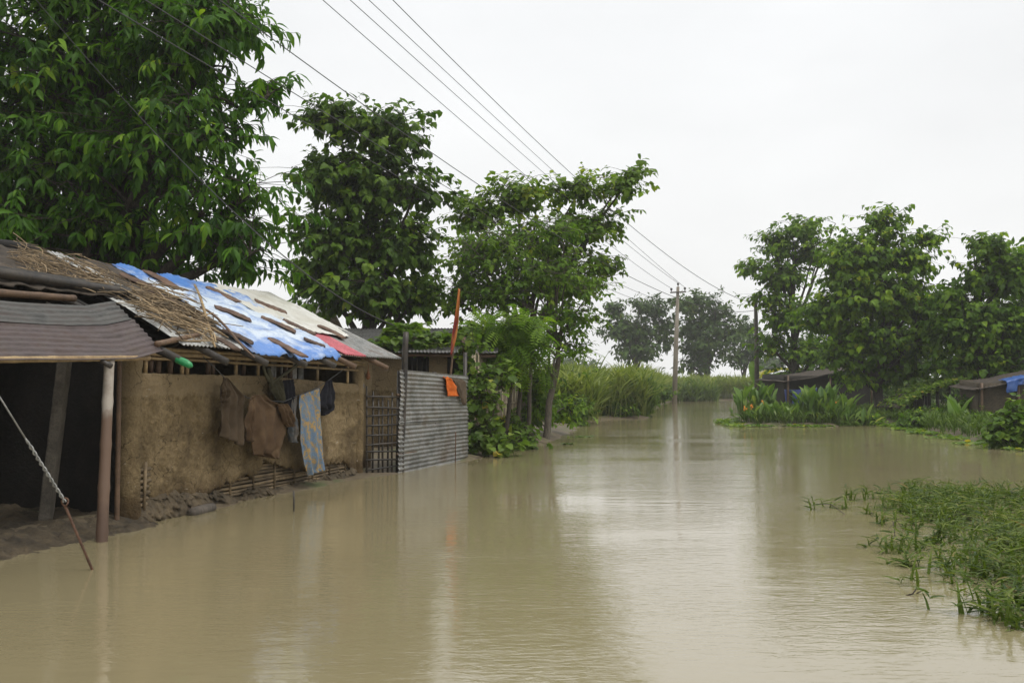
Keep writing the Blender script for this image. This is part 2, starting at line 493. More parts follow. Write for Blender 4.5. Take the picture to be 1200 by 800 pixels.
M['tarp_white'] = tarp('dirty_white_sheet', (0.48, 0.46, 0.38), (0.64, 0.63, 0.58), 0.35, 0.6)
M['tarp_deep'] = tarp('blue_sheet', (0.02, 0.07, 0.26), (0.05, 0.13, 0.36), 0.35, 0.65)
M['tarp_navy'] = tarp('navy_sheet', (0.025, 0.04, 0.2), (0.05, 0.09, 0.3), 0.35, 0.65)
def cloth_mat(name, c1, c2, scale=5):
    return two_tone(name, c1, c2, scale, 0.95, bmp=0.25, fine=120, spec=0.15, dist=0.004)
M['brown_cloth'] = cloth_mat('brown_cloth', (0.048, 0.034, 0.021), (0.078, 0.055, 0.034))
M['brown_cloth2'] = cloth_mat('russet_cloth', (0.06, 0.036, 0.02), (0.105, 0.067, 0.037))
M['olive_cloth'] = cloth_mat('olive_net', (0.045, 0.042, 0.026), (0.085, 0.078, 0.048))
M['black_cloth'] = cloth_mat('black_cloth', (0.008, 0.008, 0.011), (0.018, 0.018, 0.024))
M['slate_cloth'] = cloth_mat('slate_cloth', (0.06, 0.075, 0.09), (0.16, 0.13, 0.1))
M['orange_cloth'] = cloth_mat('orange_cloth', (0.5, 0.1, 0.015), (0.62, 0.16, 0.03))
M['sack_cloth'] = cloth_mat('sack_cloth', (0.07, 0.052, 0.035), (0.12, 0.09, 0.06))
# patterned wrap: slanting bands of blue, pink, green and ochre woven cloth
m, nt, b = newmat('patterned_wrap')
wv = nt.nodes.new('ShaderNodeTexWave')
wv.wave_type = 'BANDS'; wv.bands_direction = 'DIAGONAL'
wv.inputs['Scale'].default_value = 1.9
wv.inputs['Distortion'].default_value = 9.5
wv.inputs['Detail'].default_value = 4
wv.inputs['Detail Scale'].default_value = 3.2
tc = nt.nodes.new('ShaderNodeTexCoord')
nt.links.new(tc.outputs['Object'], wv.inputs['Vector'])
col = ramp(nt, wv.outputs['Fac'], [(0.0, (0.1, 0.15, 0.22)), (0.25, (0.13, 0.19, 0.25)), (0.42, (0.13, 0.14, 0.09)), (0.55, (0.26, 0.17, 0.15)), (0.68, (0.11, 0.17, 0.22)), (0.86, (0.14, 0.17, 0.17)), (0.94, (0.3, 0.2, 0.075)), (1.0, (0.33, 0.21, 0.08))])
nf = noise_node(nt, 60, 3, 0.7)
nt.links.new(mixc(nt, 0.5, col, ramp(nt, nf, [(0.3, (0.55, 0.55, 0.55)), (0.7, (1.25, 1.25, 1.25))]), 'MULTIPLY'), b.inputs['Base Color'])
b.inputs['Roughness'].default_value = 0.95
M['pattern'] = m
# prayer flag: orange with a red lower field
m, nt, b = newmat('orange_red_flag')
nfl = noise_node(nt, 2.2, 3, 0.6, (1, 1, 0.7))
nt.links.new(ramp(nt, nfl, [(0.38, (0.42, 0.19, 0.03)), (0.5, (0.38, 0.11, 0.02)), (0.56, (0.24, 0.03, 0.02))]), b.inputs['Base Color'])
b.inputs['Roughness'].default_value = 0.8
M['flag'] = m
def plain(name, c, rough=0.5, trans=0.0):
    return two_tone(name, tuple(x * 0.8 for x in c), c, 8, rough, bmp=0.1, fine=40)
M['green_plastic'] = plain('green_plastic', (0.03, 0.27, 0.09), 0.25)
M['blue_plastic'] = plain('blue_plastic', (0.035, 0.16, 0.42), 0.35)
M['clay'] = plain('red_clay', (0.3, 0.13, 0.06), 0.8)
M['stone'] = two_tone('pale_brick_stone', (0.2, 0.13, 0.085), (0.3, 0.22, 0.16), 6, 0.9, bmp=0.5, fine=40)
M['paper'] = two_tone('pale_sacking', (0.2, 0.19, 0.17), (0.42, 0.41, 0.38), 5, 0.9, bmp=0.2, fine=30, tintvar=0.5)
M['pole_concrete'] = two_tone('pole_concrete', (0.17, 0.145, 0.11), (0.27, 0.235, 0.185), 2, 0.9, (2, 2, .4), 0.4, 30)
M['flower'] = plain('orange_flower', (0.75, 0.26, 0.02), 0.6)
M['flower_red'] = plain('red_flower', (0.55, 0.05, 0.03), 0.6)

M['leaf_big'] = leaf_mat('large_glossy_leaf', (0.016, 0.05, 0.005), (0.045, 0.12, 0.009), (0.115, 0.225, 0.02), 0.5, 0.35)
M['leaf_mid'] = leaf_mat('broad_leaf', (0.024, 0.055, 0.008), (0.06, 0.12, 0.014), (0.13, 0.215, 0.026), 0.5, 0.34)
M['leaf_fine'] = leaf_mat('feathery_leaf', (0.045, 0.095, 0.013), (0.09, 0.17, 0.02), (0.155, 0.245, 0.034), 0.55, 0.4)
M['leaf_right'] = leaf_mat('right_bank_leaf', (0.026, 0.062, 0.006), (0.068, 0.14, 0.01), (0.16, 0.265, 0.02), 0.5, 0.38)
M['leaf_far'] = leaf_mat('far_tree_leaf', (0.024, 0.05, 0.013), (0.045, 0.088, 0.02), (0.08, 0.135, 0.034), 0.5, 0.25)
M['leaf_vine'] = leaf_mat('vine_leaf', (0.045, 0.085, 0.018), (0.085, 0.15, 0.03), (0.15, 0.21, 0.04), 0.42, 0.35, (0.42, 0.32, 0.05))
M['leaf_canna'] = leaf_mat('canna_leaf', (0.04, 0.085, 0.025), (0.085, 0.155, 0.045), (0.17, 0.25, 0.075), 0.4, 0.3, (0.33, 0.3, 0.06))
M['leaf_banana'] = leaf_mat('banana_leaf', (0.055, 0.11, 0.03), (0.09, 0.165, 0.045), (0.15, 0.24, 0.065), 0.38, 0.35)
M['cane'] = leaf_mat('cane_leaf', (0.075, 0.115, 0.032), (0.135, 0.18, 0.058), (0.22, 0.255, 0.1), 0.6, 0.3)
M['reed'] = leaf_mat('reed_leaf', (0.045, 0.085, 0.022), (0.075, 0.125, 0.035), (0.13, 0.18, 0.055), 0.5, 0.3)
M['grass'] = leaf_mat('flooded_grass', (0.032, 0.062, 0.012), (0.068, 0.108, 0.02), (0.125, 0.16, 0.04), 0.5, 0.3, (0.22, 0.17, 0.07))
M['bank_grass'] = leaf_mat('bank_grass', (0.025, 0.05, 0.012), (0.05, 0.09, 0.02), (0.09, 0.14, 0.032), 0.6, 0.3)

# ------------------------------------------------------------------ leaf templates (y along the leaf, x across, z up)
def leaf_template(w=0.36, droop=0.25, fold=0.12, stations=((0.0, 0.0), (0.3, 0.9), (0.62, 0.85), (1.0, 0.0))):
    V, F_ = [], []
    n = len(stations)
    for t, k in stations:
        z = -droop * t * t
        V.append((0, t, z))
        V.append((-w / 2 * k, t, z + fold * k * w))
        V.append((w / 2 * k, t, z + fold * k * w))
    for i in range(n - 1):
        a, c = i * 3, (i + 1) * 3
        F_.append((a, a + 1, c + 1, c)); F_.append((a, c, c + 2, a + 2))
    F2 = []
    for f in F_:
        # drop the collapsed corners at base and tip
        g = []
        for q in f:
            base = q - q % 3
            if stations[q // 3][1] == 0: q = base
            if q not in g: g.append(q)
        F2.append(tuple(g))
    used = sorted({q for f in F2 for q in f})
    mp = {q: i for i, q in enumerate(used)}
    return np.array([V[q] for q in used]), [tuple(mp[q] for q in f) for f in F2]
T_BIG = leaf_template(0.36, 0.35, 0.2, ((0, 0), (0.2, 0.7), (0.5, 1.0), (0.8, 0.55), (1, 0)))
T_BROAD = leaf_template(0.72, 0.3, 0.12, ((0, 0), (0.3, 1.0), (0.65, 0.75), (1, 0)))
T_DIA = leaf_template(0.6, 0.25, 0.15, ((0, 0), (0.42, 1.0), (1, 0)))
T_STRIP = leaf_template(0.11, 0.45, 0.2, ((0, 0.5), (0.35, 1.0), (0.7, 0.7), (1, 0)))
T_CANNA = leaf_template(0.3, 0.28, 0.3, ((0, 0.1), (0.2, 0.5), (0.45, 1.0), (0.75, 0.8), (1, 0)))
T_VINE = leaf_template(1.0, 0.2, 0.1, ((0, 0), (0.12, 0.75), (0.4, 1.0), (0.7, 0.7), (1, 0)))
def pinnate_template(pairs=9, L=0.19, W=0.055, droop=0.35):
    V, F_ = [], []
    for i in range(pairs):
        t = 0.12 + 0.88 * i / (pairs - 1)
        l = L * (0.6 + 0.8 * math.sin(math.pi * (0.15 + 0.75 * i / (pairs - 1))))
        z = -droop * t * t
        for sgn in (-1, 1):
            n = len(V)
            V += [(0, t, z), (sgn * l * 0.5, t + 0.05 + W / 2, z - 0.03 * l), (sgn * l, t + 0.07, z - 0.1 * l), (sgn * l * 0.5, t + 0.04 - W / 2, z - 0.02)]
            F_.append((n, n + 1, n + 2, n + 3))
    return np.array(V), F_
T_PIN = pinnate_template(7, .27, .13, .3)

def unit(a):
    return a / np.maximum(np.linalg.norm(a, axis=1, keepdims=True), 1e-9)
def scatter(mb, T, P, D, N, L, tint, Wk=None):
    # stamp a leaf template at points P, pointing along D, face normal near N, with length L
    TV, TF = T
    D = unit(D)
    X = unit(np.cross(D, N))
    Z = np.cross(X, D)
    L = np.broadcast_to(np.asarray(L, float), (len(P),))
    Wk = L if Wk is None else Wk
    V = (P[:, None, :] + TV[None, :, 0, None] * X[:, None, :] * Wk[:, None, None]
         + TV[None, :, 1, None] * D[:, None, :] * L[:, None, None]
         + TV[None, :, 2, None] * Z[:, None, :] * L[:, None, None])
    k = len(TV)
    sizes = np.array([len(f) for f in TF])
    flat = np.array([i for f in TF for i in f])
    loops = (flat[None, :] + (np.arange(len(P)) * k)[:, None]).ravel() + mb.n
    mb.V.append(V.reshape(-1, 3)); mb.L.append(loops)
    mb.S.append(np.tile(sizes, len(P)))
    mb.T.append(np.repeat(np.broadcast_to(np.asarray(tint, float), (len(P),)), len(TF)))
    mb.n += len(P) * k
UP = np.array([0, 0, 1.0])

# ------------------------------------------------------------------ trees
def make_tree(name, label, base, lobes, trunk, leaf, bark, T, leaf_len, clumps, sprays, leaves, seed,
              group=None, droop=0.6, spread=0.45, flat=0.6, twig=0.5, limb_from=0.35, shell=0.42, cat='tree', limb_r=0.4, tint0=0.45, twig_keep=1.0, parts=('trunk', 'crown')):
    """lobes: (x, y, z, rx, ry, rz) relative to base; trunk: list of (x, y, z, r) relative to base."""
    rng = np.random.default_rng(seed)
    root = empty(name, base, label, cat, group)
    tb, lb = MB(), MB()
    tp = [Vector(t[:3]) for t in trunk]
    tr = [t[3] for t in trunk]
    # smooth the trunk a little with bumps
    P, Rr = [], []
    for i in range(len(tp) - 1):
        for k in range(4):
            f = k / 4
            q = tp[i].lerp(tp[i + 1], f)
            q += Vector((nz(q.z * 1.3, seed), nz(q.z * 1.3, seed + 9), 0)) * tr[i] * 0.35
            P.append(q); Rr.append(lerp(tr[i], tr[i + 1], f) * (1 + 0.12 * nz(q.z * 2.5, seed + 3)))
    P.append(tp[-1]); Rr.append(tr[-1])
    Rr[0] *= 1.45; Rr[1] *= 1.12
    tb.tube(P, Rr, 10)
    nodes, noder = [np.array(q) for q in P[len(P) // 3:]], [r for r in Rr[len(P) // 3:]]
    zt = tp[-1].z
    for (x, y, z, rx, ry, rz) in lobes:
        c = Vector((x, y, z))
        for q in range(2 if rx > 1.2 else 1):
            tgt = c + Vector((rng.normal() * rx * .3, rng.normal() * ry * .3, rng.normal() * rz * .2))
            hz = min(max(tgt.z * (limb_from + rng.uniform(0, .3)), tp[0].z + 0.3), zt)
            i = min(range(len(P)), key=lambda j: abs(P[j].z - hz))
            a = P[i]
            r0 = max(min(Rr[i] * limb_r * 1.5, Rr[i] * 0.85), 0.02)
            mid = a.lerp(tgt, 0.5) + Vector((rng.normal() * .15, rng.normal() * .15, 0.12 * (tgt - a).length))
            pts, rad = [], []
            for k in range(9):
                f = k / 8
                p_ = a.lerp(mid, f).lerp(mid.lerp(tgt, f), f)
                p_ += Vector((nz(p_.x * 1.5, p_.z, seed), nz(p_.y * 1.5, p_.z, seed + 5), nz(p_.x, p_.y, seed + 8))) * 0.12 * math.sin(math.pi * f)
                pts.append(p_); rad.append(lerp(r0, max(r0 * .22, .012), f))
                if k > 1:
                    nodes.append(np.array(p_)); noder.append(rad[-1])
            tb.tube(pts, rad, 6)
    nodes = np.array(nodes)
    vol = np.array([(l[3] * l[4] * l[5]) ** 0.67 for l in lobes]); vol /= vol.sum()
    # clumps in the lobes, sprays in the clumps, leaves on the sprays
    li = rng.choice(len(lobes), clumps, p=vol)
    lob = np.array(lobes)[li]
    u = unit(rng.normal(size=(clumps, 3)))
    rad = rng.uniform(0, 1, clumps) ** shell
    C = lob[:, :3] + u * rad[:, None] * lob[:, 3:]
    cs = spread * (0.6 + 0.8 * rng.random(clumps))
    ctint = rng.normal(0, .13, clumps)
    SP = np.repeat(C, sprays, 0) + rng.normal(size=(clumps * sprays, 3)) * np.repeat(cs, sprays)[:, None] * np.array([1, 1, flat])
    stint = np.repeat(ctint, sprays) + rng.normal(0, .1, len(SP))
    OUT = unit(SP - np.repeat(lob[:, :3], sprays, 0) + rng.normal(size=SP.shape) * .2)
    # limbs to clumps, twigs to sprays
    for c in range(clumps):
        d2 = ((nodes - C[c]) ** 2).sum(1) + 4 * np.maximum(nodes[:, 2] - C[c][2], 0) ** 2
        i = int(np.argmin(d2))
        a, tgt = Vector(nodes[i]), Vector(C[c])
        r0 = min(noder[i] * .7, 0.035 + 0.012 * (tgt - a).length)
        mid = a.lerp(tgt, .5) + Vector((0, 0, .12 * (tgt - a).length))
        pts = [a.lerp(mid, f).lerp(mid.lerp(tgt, f), f) for f in (0, .33, .67, 1)]
        tb.tube(pts, [r0, r0 * .75, r0 * .5, max(r0 * .3, .006)], 5, caps=False)
        for s in range(sprays):
            if rng.random() > twig_keep: continue
            q = Vector(SP[c * sprays + s])
            b_ = pts[2] if s % 2 else pts[3]
            tb.tube([b_, b_.lerp(q, .5) + Vector((0, 0, .04)), q], [.009, .007, .004], 3, caps=False)
    n = len(SP) * leaves
    k = np.tile(np.arange(leaves), len(SP))
    OUTr = np.repeat(OUT, leaves, 0)
    az = k * 2.4 + np.repeat(rng.uniform(0, 6.28, len(SP)), leaves)
    side = unit(np.cross(OUTr, UP + rng.normal(size=OUTr.shape) * .05))
    up2 = np.cross(side, OUTr)
    back = (k / max(leaves - 1, 1)) * twig * (0.7 + 0.6 * rng.random(n))
    PP = np.repeat(SP, leaves, 0) - OUTr * back[:, None]
    radial = side * np.cos(az)[:, None] + up2 * np.sin(az)[:, None] * .6
    D = OUTr * .75 + radial + rng.normal(size=(n, 3)) * .22
    D[:, 2] -= droop * (0.5 + rng.random(n))
    NN = UP + 0.35 * OUTr + rng.normal(size=(n, 3)) * .3
    tint = tint0 + np.repeat(stint, leaves) + rng.normal(0, .12, n) - .012 * k
    L = leaf_len * (0.45 + .85 * rng.random(n))
    scatter(lb, T, PP, D, NN, L, np.clip(tint, 0, 1))
    tb.build(parts[0], bark, root)
    lb.build(parts[1], leaf, root, smooth=False)
    return root
def lobes_px(base, Y, spec, dy=0.0):
    # lobes measured on the photograph at depth Y: (px, py, half width px, half height px, depth factor, y offset)
    out = []
    for (px, py, hw, hh, dk, oy) in spec:
        p = at_y(px, py, Y + oy)
        k = (Y + oy) / F
        out.append((p.x - base[0], p.y - base[1], p.z - base[2], hw * k, hw * k * dk, hh * k))
    return out

# ================================================================== the setting: ground, water, haze
CHANNEL = [(-9, -20), (-6.4, 4), (-5.0, 9.4), (-4.45, 11.9), (-2.75, 17.5), (-2.1, 18.6), (-0.9, 22.1), (0.1, 26), (1.3, 29.4),
           (2.2, 36), (3.4, 46), (6.6, 48.5), (8.5, 60), (12.6, 84), (16, 98), (24, 104), (26, 100), (18.5, 78), (14.6, 63), (10.3, 46),
           (8.9, 39), (12.6, 38.8), (14.4, 43.5), (15.6, 43), (15.2, 38), (13.9, 34), (13.2, 29), (12.8, 25), (14.5, 20), (18, 5), (18, -20)]
CP = np.array(CHANNEL, float)
def channel_dist(X, Y):
    # signed distance to the water's edge: negative over the flooded lane
    X = np.asarray(X, float); Y = np.asarray(Y, float)
    best = np.full(X.shape, 1e9); inside = np.zeros(X.shape, bool)
    n = len(CP)
    for i in range(n):
        a, b_ = CP[i], CP[(i + 1) % n]
        e0, e1 = b_ - a
        t = np.clip(((X - a[0]) * e0 + (Y - a[1]) * e1) / (e0 * e0 + e1 * e1), 0, 1)
        d = np.hypot(X - a[0] - t * e0, Y - a[1] - t * e1)
        best = np.minimum(best, d)
        cr = ((a[1] > Y) != (b_[1] > Y)) & (X < (b_[0] - a[0]) * (Y - a[1]) / (b_[1] - a[1] + 1e-12) + a[0])
        inside ^= cr
    return np.where(inside, -best, best)
def ground_h(X, Y):
    d = channel_dist(X, Y)
    h = np.clip(d * 0.3, -0.5, 0.11)
    return h + 0.025 * np.sin(X * 2.1 + Y * 0.7) * np.cos(Y * 1.7 - X * .6) + 0.02 * np.sin(X * 5.3 - Y * 3.1)
def gz(x, y):
    return float(ground_h(np.array([x]), np.array([y]))[0])
gx = np.concatenate([np.linspace(-280, -25, 18)[:-1], np.linspace(-25, -8, 35)[:-1], np.linspace(-8, 20, 170)[:-1], np.linspace(20, 45, 40)[:-1], np.linspace(45, 280, 16)])
gy = np.concatenate([np.linspace(-80, 2, 12)[:-1], np.linspace(2, 50, 260)[:-1], np.linspace(50, 110, 120)[:-1], np.linspace(110, 480, 24)])
GX, GY = np.meshgrid(gx, gy)
GZ = ground_h(GX, GY)
mb = MB()
nx = len(gx)
ii, jj = np.meshgrid(np.arange(nx - 1), np.arange(len(gy) - 1))
a0 = (jj * nx + ii).ravel()
mb.add(np.stack([GX.ravel(), GY.ravel(), GZ.ravel()], 1), np.stack([a0, a0 + 1, a0 + nx + 1, a0 + nx], 1))
tag(mb.build('ground', M['ground']), kind='structure')
mb = MB()
mb.add([(-279, -79, 0), (279, -79, 0), (279, 479, 0), (-279, 479, 0)], [(0, 1, 2, 3)])
tag(mb.build('flood_water', M['water']), kind='structure')

hz = MB()
hz.box((0, 195, 15.5), (580, 590, 34.9))
m = bpy.data.materials.new('haze_air')
m.use_nodes = True
nt = m.node_tree
nt.nodes.clear()
ho = nt.nodes.new('ShaderNodeOutputMaterial')
hv = nt.nodes.new('ShaderNodeVolumePrincipled')
hv.inputs['Density'].default_value = 0.00062
hv.inputs['Color'].default_value = (0.93, 0.94, 0.95, 1)
hv.inputs['Anisotropy'].default_value = 0.2
nt.links.new(hv.outputs['Volume'], ho.inputs['Volume'])
tag(hz.build('haze', m, smooth=False), kind='stuff')

# ================================================================== the mud hut
hut = empty('mud_hut', HUT_O, 'low mud walled hut with patched roof weighed down by planks, washing on its front', 'hut', None, HUT_A)
def zt(s): return interp(s, [0.2, 2.8, 5.8], [1.78, 1.77, 1.66])
low_px = [(150, 560), (158, 545), (167, 574), (181, 587), (195, 584), (209, 579), (222, 582), (233, 584), (242, 580), (250, 574), (264, 566), (276, 561), (288, 559), (300, 556), (305, 552), (306.5, 541), (318, 541), (332, 546), (354, 549), (376, 547), (384, 543), (392, 545), (402, 540), (408, 546), (415, 555)]
low = [wall_pt(x, y) for x, y in low_px]
LS, LZ = [q[0] for q in low], [q[1] for q in low]
def zb(s):
    return interp(s, LS, LZ) + 0.07 * fbm(s * 5, 3.3, 0, 4) + 0.04 * fbm(s * 17, 1.1, 0, 3)
def plaster(u, v):
    s = lerp(-0.02, 6.2, u)
    z = lerp(zb(s), zt(s) + 0.012 * fbm(s * 5, 9), v)
    w = -0.045 + 0.03 * fbm(s * 1.6, z * 1.6, 4, 4) + 0.022 * fbm(s * 8, z * 8, 7, 4)
    if v < 0.05: w += 0.02 * (0.05 - v) / 0.05
    # a thicker, smoother coat along the top
    w -= 0.014 * (1 if z > 1.48 + 0.08 * fbm(s * 3, 2) else 0)
    return (s, w, z)
def plaster_back(u, v):
    p = plaster(u, v)
    return (p[0], 0.045, p[2])
mb = MB(); mb.slab(plaster, plaster_back, 300, 70)
mb.build('plaster_wall', M['mud_wall'], hut)
# bamboo lath behind the fallen plaster
mb = MB()
rnd = random.Random(4)
for k in range(17):
    z = 0.03 + k * 0.052
    s0 = 0
    while s0 < 6.1:
        L = rnd.uniform(1.2, 2.2); s1 = min(s0 + L, 6.15)
        mb.tube([(lerp(s0, s1, f), 0.055 + rnd.uniform(-.006, .006), z + rnd.uniform(-.008, .008)) for f in (0, .33, .67, 1)], 0.024, 6, tint=rnd.random())
        s0 = s1 + 0.01
for s in np.arange(0.25, 6.1, 0.62):
    mb.tube([(s, 0.03, 0), (s + .01, 0.028, .8)], 0.02, 6, tint=rnd.random())
lath = mb.build('lath_panel', M['lath'], hut)
# the lath at the broken corner
mb = MB()
for k in range(7):
    z = 0.2 + k * .07
    mb.tube([(-.12, -.07, z), (.13 + rnd.uniform(-.05, .05), -.075, z + .01)], .026, 6, tint=rnd.random())
mb.tube([(0.0, -.105, .1), (.02, -.105, .72)], .022, 6, tint=.9)
mb.build('corner_lath', M['lath'], hut)
# slumped wet mud along the foot
def foot(u, v):
    s = lerp(-0.25, 6.35, u)
    top = interp(s, [-.2, .3, .9, 1.5, 2.2, 2.7, 3.3, 3.7, 4.6, 5.3, 6.0, 6.3], [.1, .3, .27, .22, .06, .13, .08, .05, .06, .1, .18, .1]) + 0.06 * fbm(s * 4, 5.5)
    ang = v
    w = lerp(interp(s, [-.2, .8, 2, 6.3], [-.24, -.22, -.15, -.12]) - .07 * fbm(s * 2.2, 8), 0.02, v ** 0.9)
    z = -0.14 + (top + .14) * (math.sin(min(v * 1.25, 1) * math.pi / 2) ** 0.85)
    nn = 0.07 * fbm(s * 6, w * 6, z * 6, 4) + 0.035 * fbm(s * 19, w * 19, z * 19, 3)
    return (s + nn * .4, w + nn, z + nn * .7)
mb = MB(); mb.grid(foot, 330, 24)
mb.build('mud_footing', M['mud_wet'], hut)
# rounded mud posts at the ends of the front wall
for (s, w, r, top, seed) in ((-0.16, 0.0, 0.14, 1.98, 1), (6.27, 0.0, 0.11, 1.97, 2)):
    mb = MB()
    pts, rr = [], []
    for k in range(26):
        z = -0.1 + (top + .1) * k / 25
        pts.append((s + .02 * nz(z * 2, seed), w, z)); rr.append(r * (1 + .16 * fbm(z * 5, seed * 3.1)) * (1.1 if z < .2 else 1))
    mb.tube(pts, rr, 14)
    mb.build('corner_post', M['mud_wall'], hut)
# gable walls, back wall, the short wall past the corner
def mudslab(name, p0, p1, z1fn, t=0.1, z0=0.0, seed=0, nu=40, nv=30, mat='mud_wall'):
    p0, p1 = Vector(p0), Vector(p1)
    d = (p1 - p0); nrm = Vector((d.y, -d.x, 0)).normalized()
    def fr(u, v):
        q = p0.lerp(p1, u); z = lerp(z0, z1fn(u), v)
        q = q + nrm * (t / 2 + .02 * fbm(q.x * 2 + seed, q.y * 2, z * 2, 4))
        return (q.x, q.y, z)
    def bk(u, v):
        q = p0.lerp(p1, u) - nrm * t / 2
        return (q.x, q.y, lerp(z0, z1fn(u), v))
    b_ = MB(); b_.slab(fr, bk, nu, nv)
    return b_.build(name, M[mat], hut)
gab = lambda w: roof_z(min(w, 2 * RIDGE_W - w)) - .06
mudslab('gable_wall', (0.0, 4.4, 0), (0.0, 0.08, 0), lambda u: gab(lerp(4.4, .08, u)), seed=5, mat='mud_shaded')  # wall facing the shed, its shade painted into the mud colour
mudslab('gable_wall', (7.0, 0.22, 0), (7.0, 4.4, 0), lambda u: gab(lerp(.22, 4.4, u)), seed=8)
mudslab('back_wall', (7.0, 4.45, 0), (-.05, 4.45, 0), lambda u: 2.2, seed=9)
mudslab('side_wall', (6.37, 0.12, 0), (7.05, 0.12, 0), lambda u: 2.15, seed=12)
# timber frame of the long opening under the eave
mb = MB()
for x in (170, 213, 219, 276, 302, 371.5, 407):
    s, _ = wall_pt(x, 440)
    mb = MB(); mb.tube([(s, 0.0, zt(s) - .05), (s + .01, 0.0, 2.08)], 0.028, 8, tint=rnd.random())
    mb.build('window_stud', M['bamboo'], hut)
mb = MB()
for x in (183, 192, 206, 250, 255, 291, 340, 346):
    s, _ = wall_pt(x, 440)
    mb = MB(); mb.tube([(s, 0.09, zt(s) - .05), (s + .02, .09, 2.08)], 0.038, 8, tint=rnd.random() * .5)
    mb.build('inner_stud', M['bamboo_brown'], hut)
mb = MB()
for (w, z, r) in ((-.05, 2.03, .032), (-.04, 1.975, .02), (.02, 2.07, .035), (-.07, 2.085, .025)):
    mb.tube([(s, w + .01 * nz(s, z * 9), z - .012 * s * (1 if z < 2 else .4) + .012 * nz(s * 1.3, w * 50)) for s in np.linspace(-.3, 6.5, 12)], r, 8, tint=rnd.random())
mb.build('top_plate', M['bamboo'], hut)
# pale sacking hung inside the opening
mb = MB()
for x in (331, 336, 343, 347, 353, 358, 363, 367):
    s, _ = wall_pt(x, 438)
    mb.grid(lambda u, v: (s + (u - .5) * .1, .2 + .03 * math.sin(u * 6 + x), lerp(1.6, 2.06 - .05 * rnd.random(), v)), 4, 3, tint=rnd.random())
mb.build('inside_sacking', M['paper'], hut, solid=.008)

def corr_sheet(name, mat, s0, s1, w0, w1, lift=0.0, parent=None, amp=.011, lam=.085, ragged=.0, seed=0, tint=.5, slant=0.0, back=False, label=None, s0fn=None):
    nu = max(int(abs(s1 - s0) / lam * 6), 4)
    def fn(u, v):
        w = lerp(w0, w1, v)
        a = s0 if s0fn is None else s0fn(v)
        s = lerp(a, s1, u) + slant * v
        if v < .02: w -= ragged * abs(nz(s * 2.2, seed))
        z = roof_z(w) if not back else roof_z(2 * RIDGE_W - w)
        z += lift + amp * math.cos(2 * math.pi * s / lam) + .012 * nz(s * 1.1, w * 1.2, seed)
        return (s, w, z)
    b_ = MB(); b_.grid(fn, nu, 10, tint)
    o = b_.build(name, mat, parent, solid=.004)
    if label: o['label'] = label
    return o
corr_sheet('roof_sheet', M['tin_pale'], 0.35, 7.2, EAVE_W, RIDGE_W, 0, hut, s0fn=lambda v: lerp(.3, .62, min(v * 2.6, 1)))
corr_sheet('roof_sheet', M['tin_dark'], -.3, 7.2, RIDGE_W, 5.0, 0, hut, back=True)
rs = [roof_pt(*p) for p in ((368, 393), (385, 395), (426, 416), (402, 415))]
corr_sheet('roof_sheet', M['tin_red'], rs[3][0] - .1, rs[2][0] - .05, -.46, rs[0][1] + .05, .03, hut, label='faded red corrugated roof sheet at the eave', amp=.013)
corr_sheet('roof_sheet', M['tin_grey'], 5.6, 7.25, -.48, .65, .028, hut)
# rafters: dark poles reaching past the eave
for (x, y) in ((208, 412), (263, 416), (310, 419), (356, 423.5), (390, 423.5), (414, 423.5), (452, 427)):
    s, z = wall_pt(x, y, -.66)
    s = min(s, 7.0)
    mb = MB()
    mb.tube([(s, -.7, roof_z(-.7) - .07), (s + .02, 0.3, roof_z(.3) - .085), (s + .03, 2.2, roof_z(2.2) - .1)], [.046, .045, .04], 10)
    mb.build('rafter', M['bamboo_dark'] if x < 400 else M['bamboo_brown'], hut)
mb = MB(); mb.tube([(-.6, RIDGE_W, RIDGE_Z - .06), (7.1, RIDGE_W, RIDGE_Z - .07)], .05, 8)
mb.build('ridge_pole', M['bamboo_brown'], hut)
# yellowish bead of mud plaster / cord along the verge
mb = MB(); mb.tube([(7.22, w, roof_z(w) + .015 + .008 * nz(w * 5)) for w in np.linspace(-.45, 2.28, 20)], .02, 6)
mb.build('verge_strip', M['tarp_white'], hut)

# ------------------------------------------------------------------ the open shed beside the hut
shed = empty('lean_to_shed', H(-2.0, 0.8, 0), 'dark open shed with rust brown tin awning beside the mud hut', 'shed', None, HUT_A)
SH_I = Vector((2.0, -0.8, 0))
def shed_mb(): return MB()
class SB(MB):
    # shapes given in the hut's frame, stored in the shed's
    def add(self, V, F_, tint=.5):
        V = np.asarray([tuple(v) for v in V], float) + np.array(SH_I)
        MB.add(self, V, F_, tint)
def awn(lo_w, hi_w, v0, v1, lift, mat, seed, s_r=0.0, tint=.5):
    def fn(u, v):
        vv = lerp(v0, v1, v)
        s = lerp(-5.2, -.3 + .05 * vv + s_r, u)
        zl = interp(s, [-5.2, -2.8, -1.4, -.8, -.3], [1.82, 1.87, 1.9, 1.93, 2.03])
        w = lerp(lo_w, hi_w, vv)
        z = lerp(zl, zl + .6, vv)
        c = math.cos(2 * math.pi * vv * 11.5)
        b_ = .008 * c
        return (s, w - b_ * .7, z + b_ * .7 + lift + .015 * nz(s * 1.2, vv * 2, seed))
    b_ = SB(); b_.grid(fn, 40, 80, tint)
    return b_.build('awning_sheet', mat, shed, solid=.004)
o = awn(-.55, .14, 0.0, .66, 0, M['tin_rust'], 1)
o = awn(-.55, .14, .6, 1.0, .014, M['tin_old'], 2, s_r=-.06)
o['label'] = 'greyer upper awning sheet'
